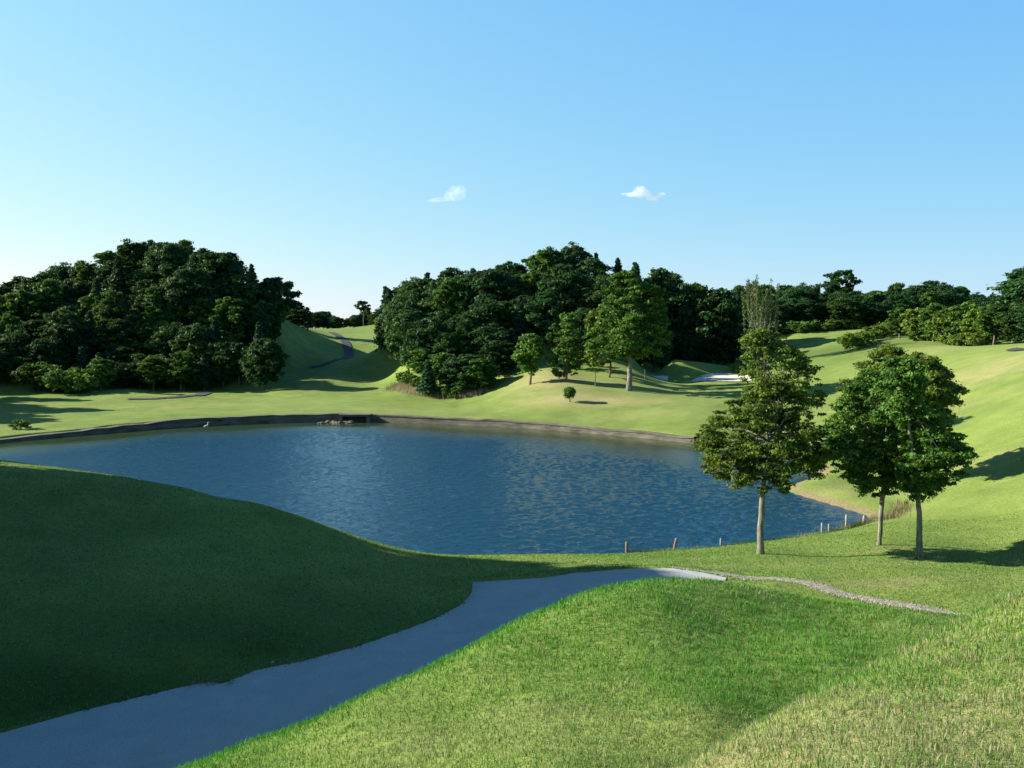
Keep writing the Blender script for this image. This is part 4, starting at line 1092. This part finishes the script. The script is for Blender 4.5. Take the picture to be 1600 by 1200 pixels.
gravel([P(1050,890,34.8)[:2], P(1090,893.5,34.3)[:2], P(1130,899,33.8)[:2]], 500, .05, 2, 'thin pale gravel edge at the far end of the paved path')

# ------------------------------------------------------------------ posts in the near shore
def post(px, py, top, d_z0, w, lean, label, mat, n=0):
    x, y, _ = PZ(px, py, 0.0) if d_z0 is None else P(px, py, d_z0)
    z = max(hz(x, y), -0.3); k = y / F_PX; h = (py - top) * k
    mb = MB(); r = w * k / 2
    mb.tube([(0, 0, -.35), (lean * .4, 0, h * .5), (lean, 0, h), (lean, 0, h + r * .4)], [r * 1.05, r, r * .95, r * .6], 8)
    e = obj('post', mb.mesh('post', True), mat, loc=(x, y, max(z, 0) )); 
    tag(e, label, 'post'); return e, Vector((x + lean, y, max(z, 0) + h * .8))
pA, tA = post(979, 865, 847, None, 4.5, 0, 'reddish brown wooden post at the near shore, leftmost of the posts', M_WOOD)
pB, tB = post(1053, 860.5, 841, None, 4.5, .12, 'reddish brown wooden post at the near shore, leaning slightly right', M_WOOD)
pC, tC = post(1126, 853, 841, None, 2.6, 0, 'short pale stake between the brown posts and the left near tree', M_GREYWOOD)
posts = []
for px, py, top, w, lab in [(1284,834,817,2.6,'thin grey stake at the near shore, first right of the left near tree'), (1295,831,819,2.6,'thin grey stake at the near shore, second right of the left near tree'),
                        (1322,825,804,3.0,'taller grey stake near the corner of the pond'), (1350,818,806,4.0,'stubby grey post at the corner of the pond')]:
    posts.append(post(px, py, top, None, w, 0, lab, M_GREYWOOD))
def wire(a, b, sag, label):
    mb = MB(); p = [a.lerp(b, i / 10) - Vector((0, 0, sag * math.sin(math.pi * i / 10))) for i in range(11)]
    mb.tube(p, [.006] * 11, 5); o = obj('wire', mb.mesh('wire'), M_WIRE); tag(o, label, 'wire')
wire(tA, tB, .05, 'thin wire strung between the two reddish brown shore posts')

# ------------------------------------------------------------------ stones, culvert, bird
def rock(name, x, y, r, mat, label, seed, flat=.6, z=None):
    import bmesh
    bm = bmesh.new(); bmesh.ops.create_icosphere(bm, subdivisions=3, radius=1.0); rg_ = random.Random(seed)
    off = Vector((rg_.uniform(0, 50),) * 3)
    from mathutils import noise as mn
    for v in bm.verts:
        f = 1 + .35 * mn.noise(v.co * 1.3 + off) + .12 * mn.noise(v.co * 4 + off)
        v.co = Vector((v.co.x * f * r[0], v.co.y * f * r[1], v.co.z * f * r[2]))
    me = bpy.data.meshes.new(name); bm.to_mesh(me); bm.free()
    o = obj(name, me, mat, loc=(x, y, (hz(x, y) if z is None else z) + r[2] * .3)); tag(o, label, 'rock'); return o
x, y, _ = P(34, 672, 93.5); place(BUSH[1], 'shrub', x, y, 0.9, 1, 'small dark shrub on the far bank near the left edge', 'shrub', trunk=False, sx=1.5)
x, y, _ = P(118, 736, 44); rock('rock', x, y, (.22, .16, .12), M_DSTONE, 'small dark stone on the crest of the shaded bank by the water', 4)
x, y, _ = P(1494, 605, 88); rock('rock', x, y, (.30, .22, .16), M_DSTONE, 'small dark stone on the sunny slope right of the pale trunked tree', 5)
x, y, _ = P(426, 1048, 24.9); rock('rock', x, y, (.05, .05, .04), M_STONE, 'tiny pale stone at the edge of the shaded path', 6)
# drain outlet through the wall, with rubble apron
x, y, _ = PZ(556, 658.5, 0); e = empty('drain_outlet', (x, y - .5, 0)); mb = MB()
mb.box((0, 0, .75), (3.4, 1.1, .22)); mb.box((-1.5, 0, .3), (.4, 1.1, .7)); mb.box((1.5, 0, .3), (.4, 1.1, .7))
obj('concrete_frame', mb.mesh('concrete_frame'), M_WALL, e)
mb = MB(); mb.box((0, .35, .3), (2.6, .2, .68)); obj('dark_panel', mb.mesh('dark_panel'), M_DSTONE, e)  # solid dark panel stands in for the shadowed hollow of the outlet
tag(e, 'small dark drain outlet in the far pond wall', 'drain')
rg_ = random.Random(8)
for i in range(12):
    px = 500 + i * 4.5 + rg_.uniform(-1.5, 1.5); x, y, _ = PZ(px, 660.5 + rg_.uniform(-.6, 1.0), 0)
    rock('rock', x, y, (rg_.uniform(.2, .5), rg_.uniform(.2, .4), rg_.uniform(.08, .2)), M_WALL, 'pale rubble stone in the water left of the drain outlet', 40 + i, z=0.0)['group'] = 'rubble by the drain outlet'
# white bird in the shallows
x, y, _ = PZ(322, 672.0, 0); e = empty('bird', (x, y, 0), 0.5)
import bmesh
def skin(name, nodes, edges, mat, parent, sub=2):
    me = bpy.data.meshes.new(name); me.from_pydata([n_[:3] for n_ in nodes], edges, []); o = bpy.data.objects.new(name, me); COL.objects.link(o)
    m_ = o.modifiers.new('s', 'SKIN')
    for i, n_ in enumerate(nodes): me.skin_vertices[0].data[i].radius = (n_[3], n_[3])
    me.skin_vertices[0].data[0].use_root = True
    o.modifiers.new('u', 'SUBSURF').levels = sub; o.modifiers['u'].render_levels = sub
    me.materials.append(mat); o.parent = parent; return o
skin('body', [(0,0,.42,.09),(.13,0,.46,.085),(.20,0,.55,.035),(.17,0,.66,.026),(.19,0,.76,.024),(.24,0,.79,.03),(.36,0,.77,.008),(-.14,0,.38,.06),(-.26,0,.33,.02)],
     [(0,1),(1,2),(2,3),(3,4),(4,5),(5,6),(0,7),(7,8)], M_WHITE, e)
for s in (-1, 1):
    mb = MB(); mb.tube([(0, s * .035, -.2), (.02, s * .035, .2), (0, s * .04, .40)], [.009, .009, .016], 6); obj('leg', mb.mesh('leg'), M_DSTONE, e)
tag(e, 'white long necked bird standing in the shallows below the dark far bank', 'bird')

# ------------------------------------------------------------------ clouds
def cloud_mat(dens_, lo, hi):
    m, N_, L = new_mat('cloud_vapour')
    tc = N_.new('ShaderNodeTexCoord'); 
    nn = noise(N_, L, tc.outputs['Object'], 0.045, 5, 0.65)
    gr = N_.new('ShaderNodeTexGradient')
    d_ = ramp(N_, L, nn, [(lo, (0, 0, 0)), (hi, (1, 1, 1))])
    v = N_.new('ShaderNodeVolumePrincipled'); v.inputs['Color'].default_value = (1, 1, 1, 1); v.inputs['Anisotropy'].default_value = 0.2
    L.new(math_(N_, L, 'MULTIPLY', d_, dens_), v.inputs['Density'])
    o = N_.new('ShaderNodeOutputMaterial'); L.new(v.outputs[0], o.inputs['Volume'])
    return m
M_CLOUD = cloud_mat(0.020, 0.40, 0.70); M_CLOUD2 = cloud_mat(0.045, 0.34, 0.64)
def cloud(px, py, d, lumps, label, mat):
    x, y, z = P(px, py, d); bm = bmesh.new(); k = d / F_PX
    from mathutils import Matrix
    for dx, dy, rx, rz in lumps:
        bmesh.ops.create_icosphere(bm, subdivisions=3, radius=1.0, matrix=Matrix.Translation((dx * k, 0, -dy * k)) @ Matrix.Diagonal((rx * k, max(rx, rz) * k * .8, rz * k, 1)))
    me = bpy.data.meshes.new('cloud'); bm.to_mesh(me); bm.free()
    o = obj('cloud', me, mat, loc=(x, y, z)); 
    rm = o.modifiers.new('r', 'REMESH'); rm.mode = 'VOXEL'; rm.voxel_size = 2.5
    tag(o, label, 'cloud'); return o
cloud(712, 302, 2600, [(0, 0, 17, 13), (8, -4, 10, 9), (-8, 5, 12, 7), (-25, 10, 16, 3.5), (-36, 11, 12, 2.2)], 'small wispy white cloud with a faint tail, left of centre', M_CLOUD)
cloud(1000, 300, 2600, [(0, 0, 12, 10), (-10, 4, 14, 4), (9, 3, 9, 6), (22, 10, 13, 4.5), (34, 3, 7, 2.5), (-22, 3, 9, 2)], 'small bright white puff of cloud right of centre above the skyline', M_CLOUD2)

# fallen leaves and clippings along the path edges
rgl = np.random.RandomState(44)
pe = np.array(path_l[2:] + path_t[:4]); k_ = rgl.uniform(0, len(pe) - 1.001, 900); i_ = k_.astype(int); f_ = (k_ - i_)[:, None]
ql = pe[i_] * (1 - f_) + pe[i_ + 1] * f_ + rgl.normal(size=(900, 2)) * 0.16
zl = hgrid(ql[:, 0], ql[:, 1]) + 0.045
aa = rgl.uniform(0, 6.28, 900); sl = rgl.uniform(.02, .045, 900)
VV = np.empty((900, 4, 3)); 
for j, (da, ds) in enumerate(((0, 1), (1.57, .5), (3.14, 1), (4.71, .5))):
    VV[:, j, 0] = ql[:, 0] + np.cos(aa + da) * sl * ds; VV[:, j, 1] = ql[:, 1] + np.sin(aa + da) * sl * ds; VV[:, j, 2] = zl + rgl.uniform(0, .012, 900)
lm = mesh_np('fallen_leaves', VV.reshape(-1, 3), np.arange(3600), np.full(900, 4))
set_attr(lm, 'tone', np.repeat(np.array([[.16, .12, .05]]) * rgl.uniform(.5, 1.8, (900, 1)), 4, 0)); lm.materials.append(M_BLADE)
tag(obj('fallen_leaves', lm), 'small fallen leaves scattered along the edge of the paved path', 'leaves', kind='stuff')
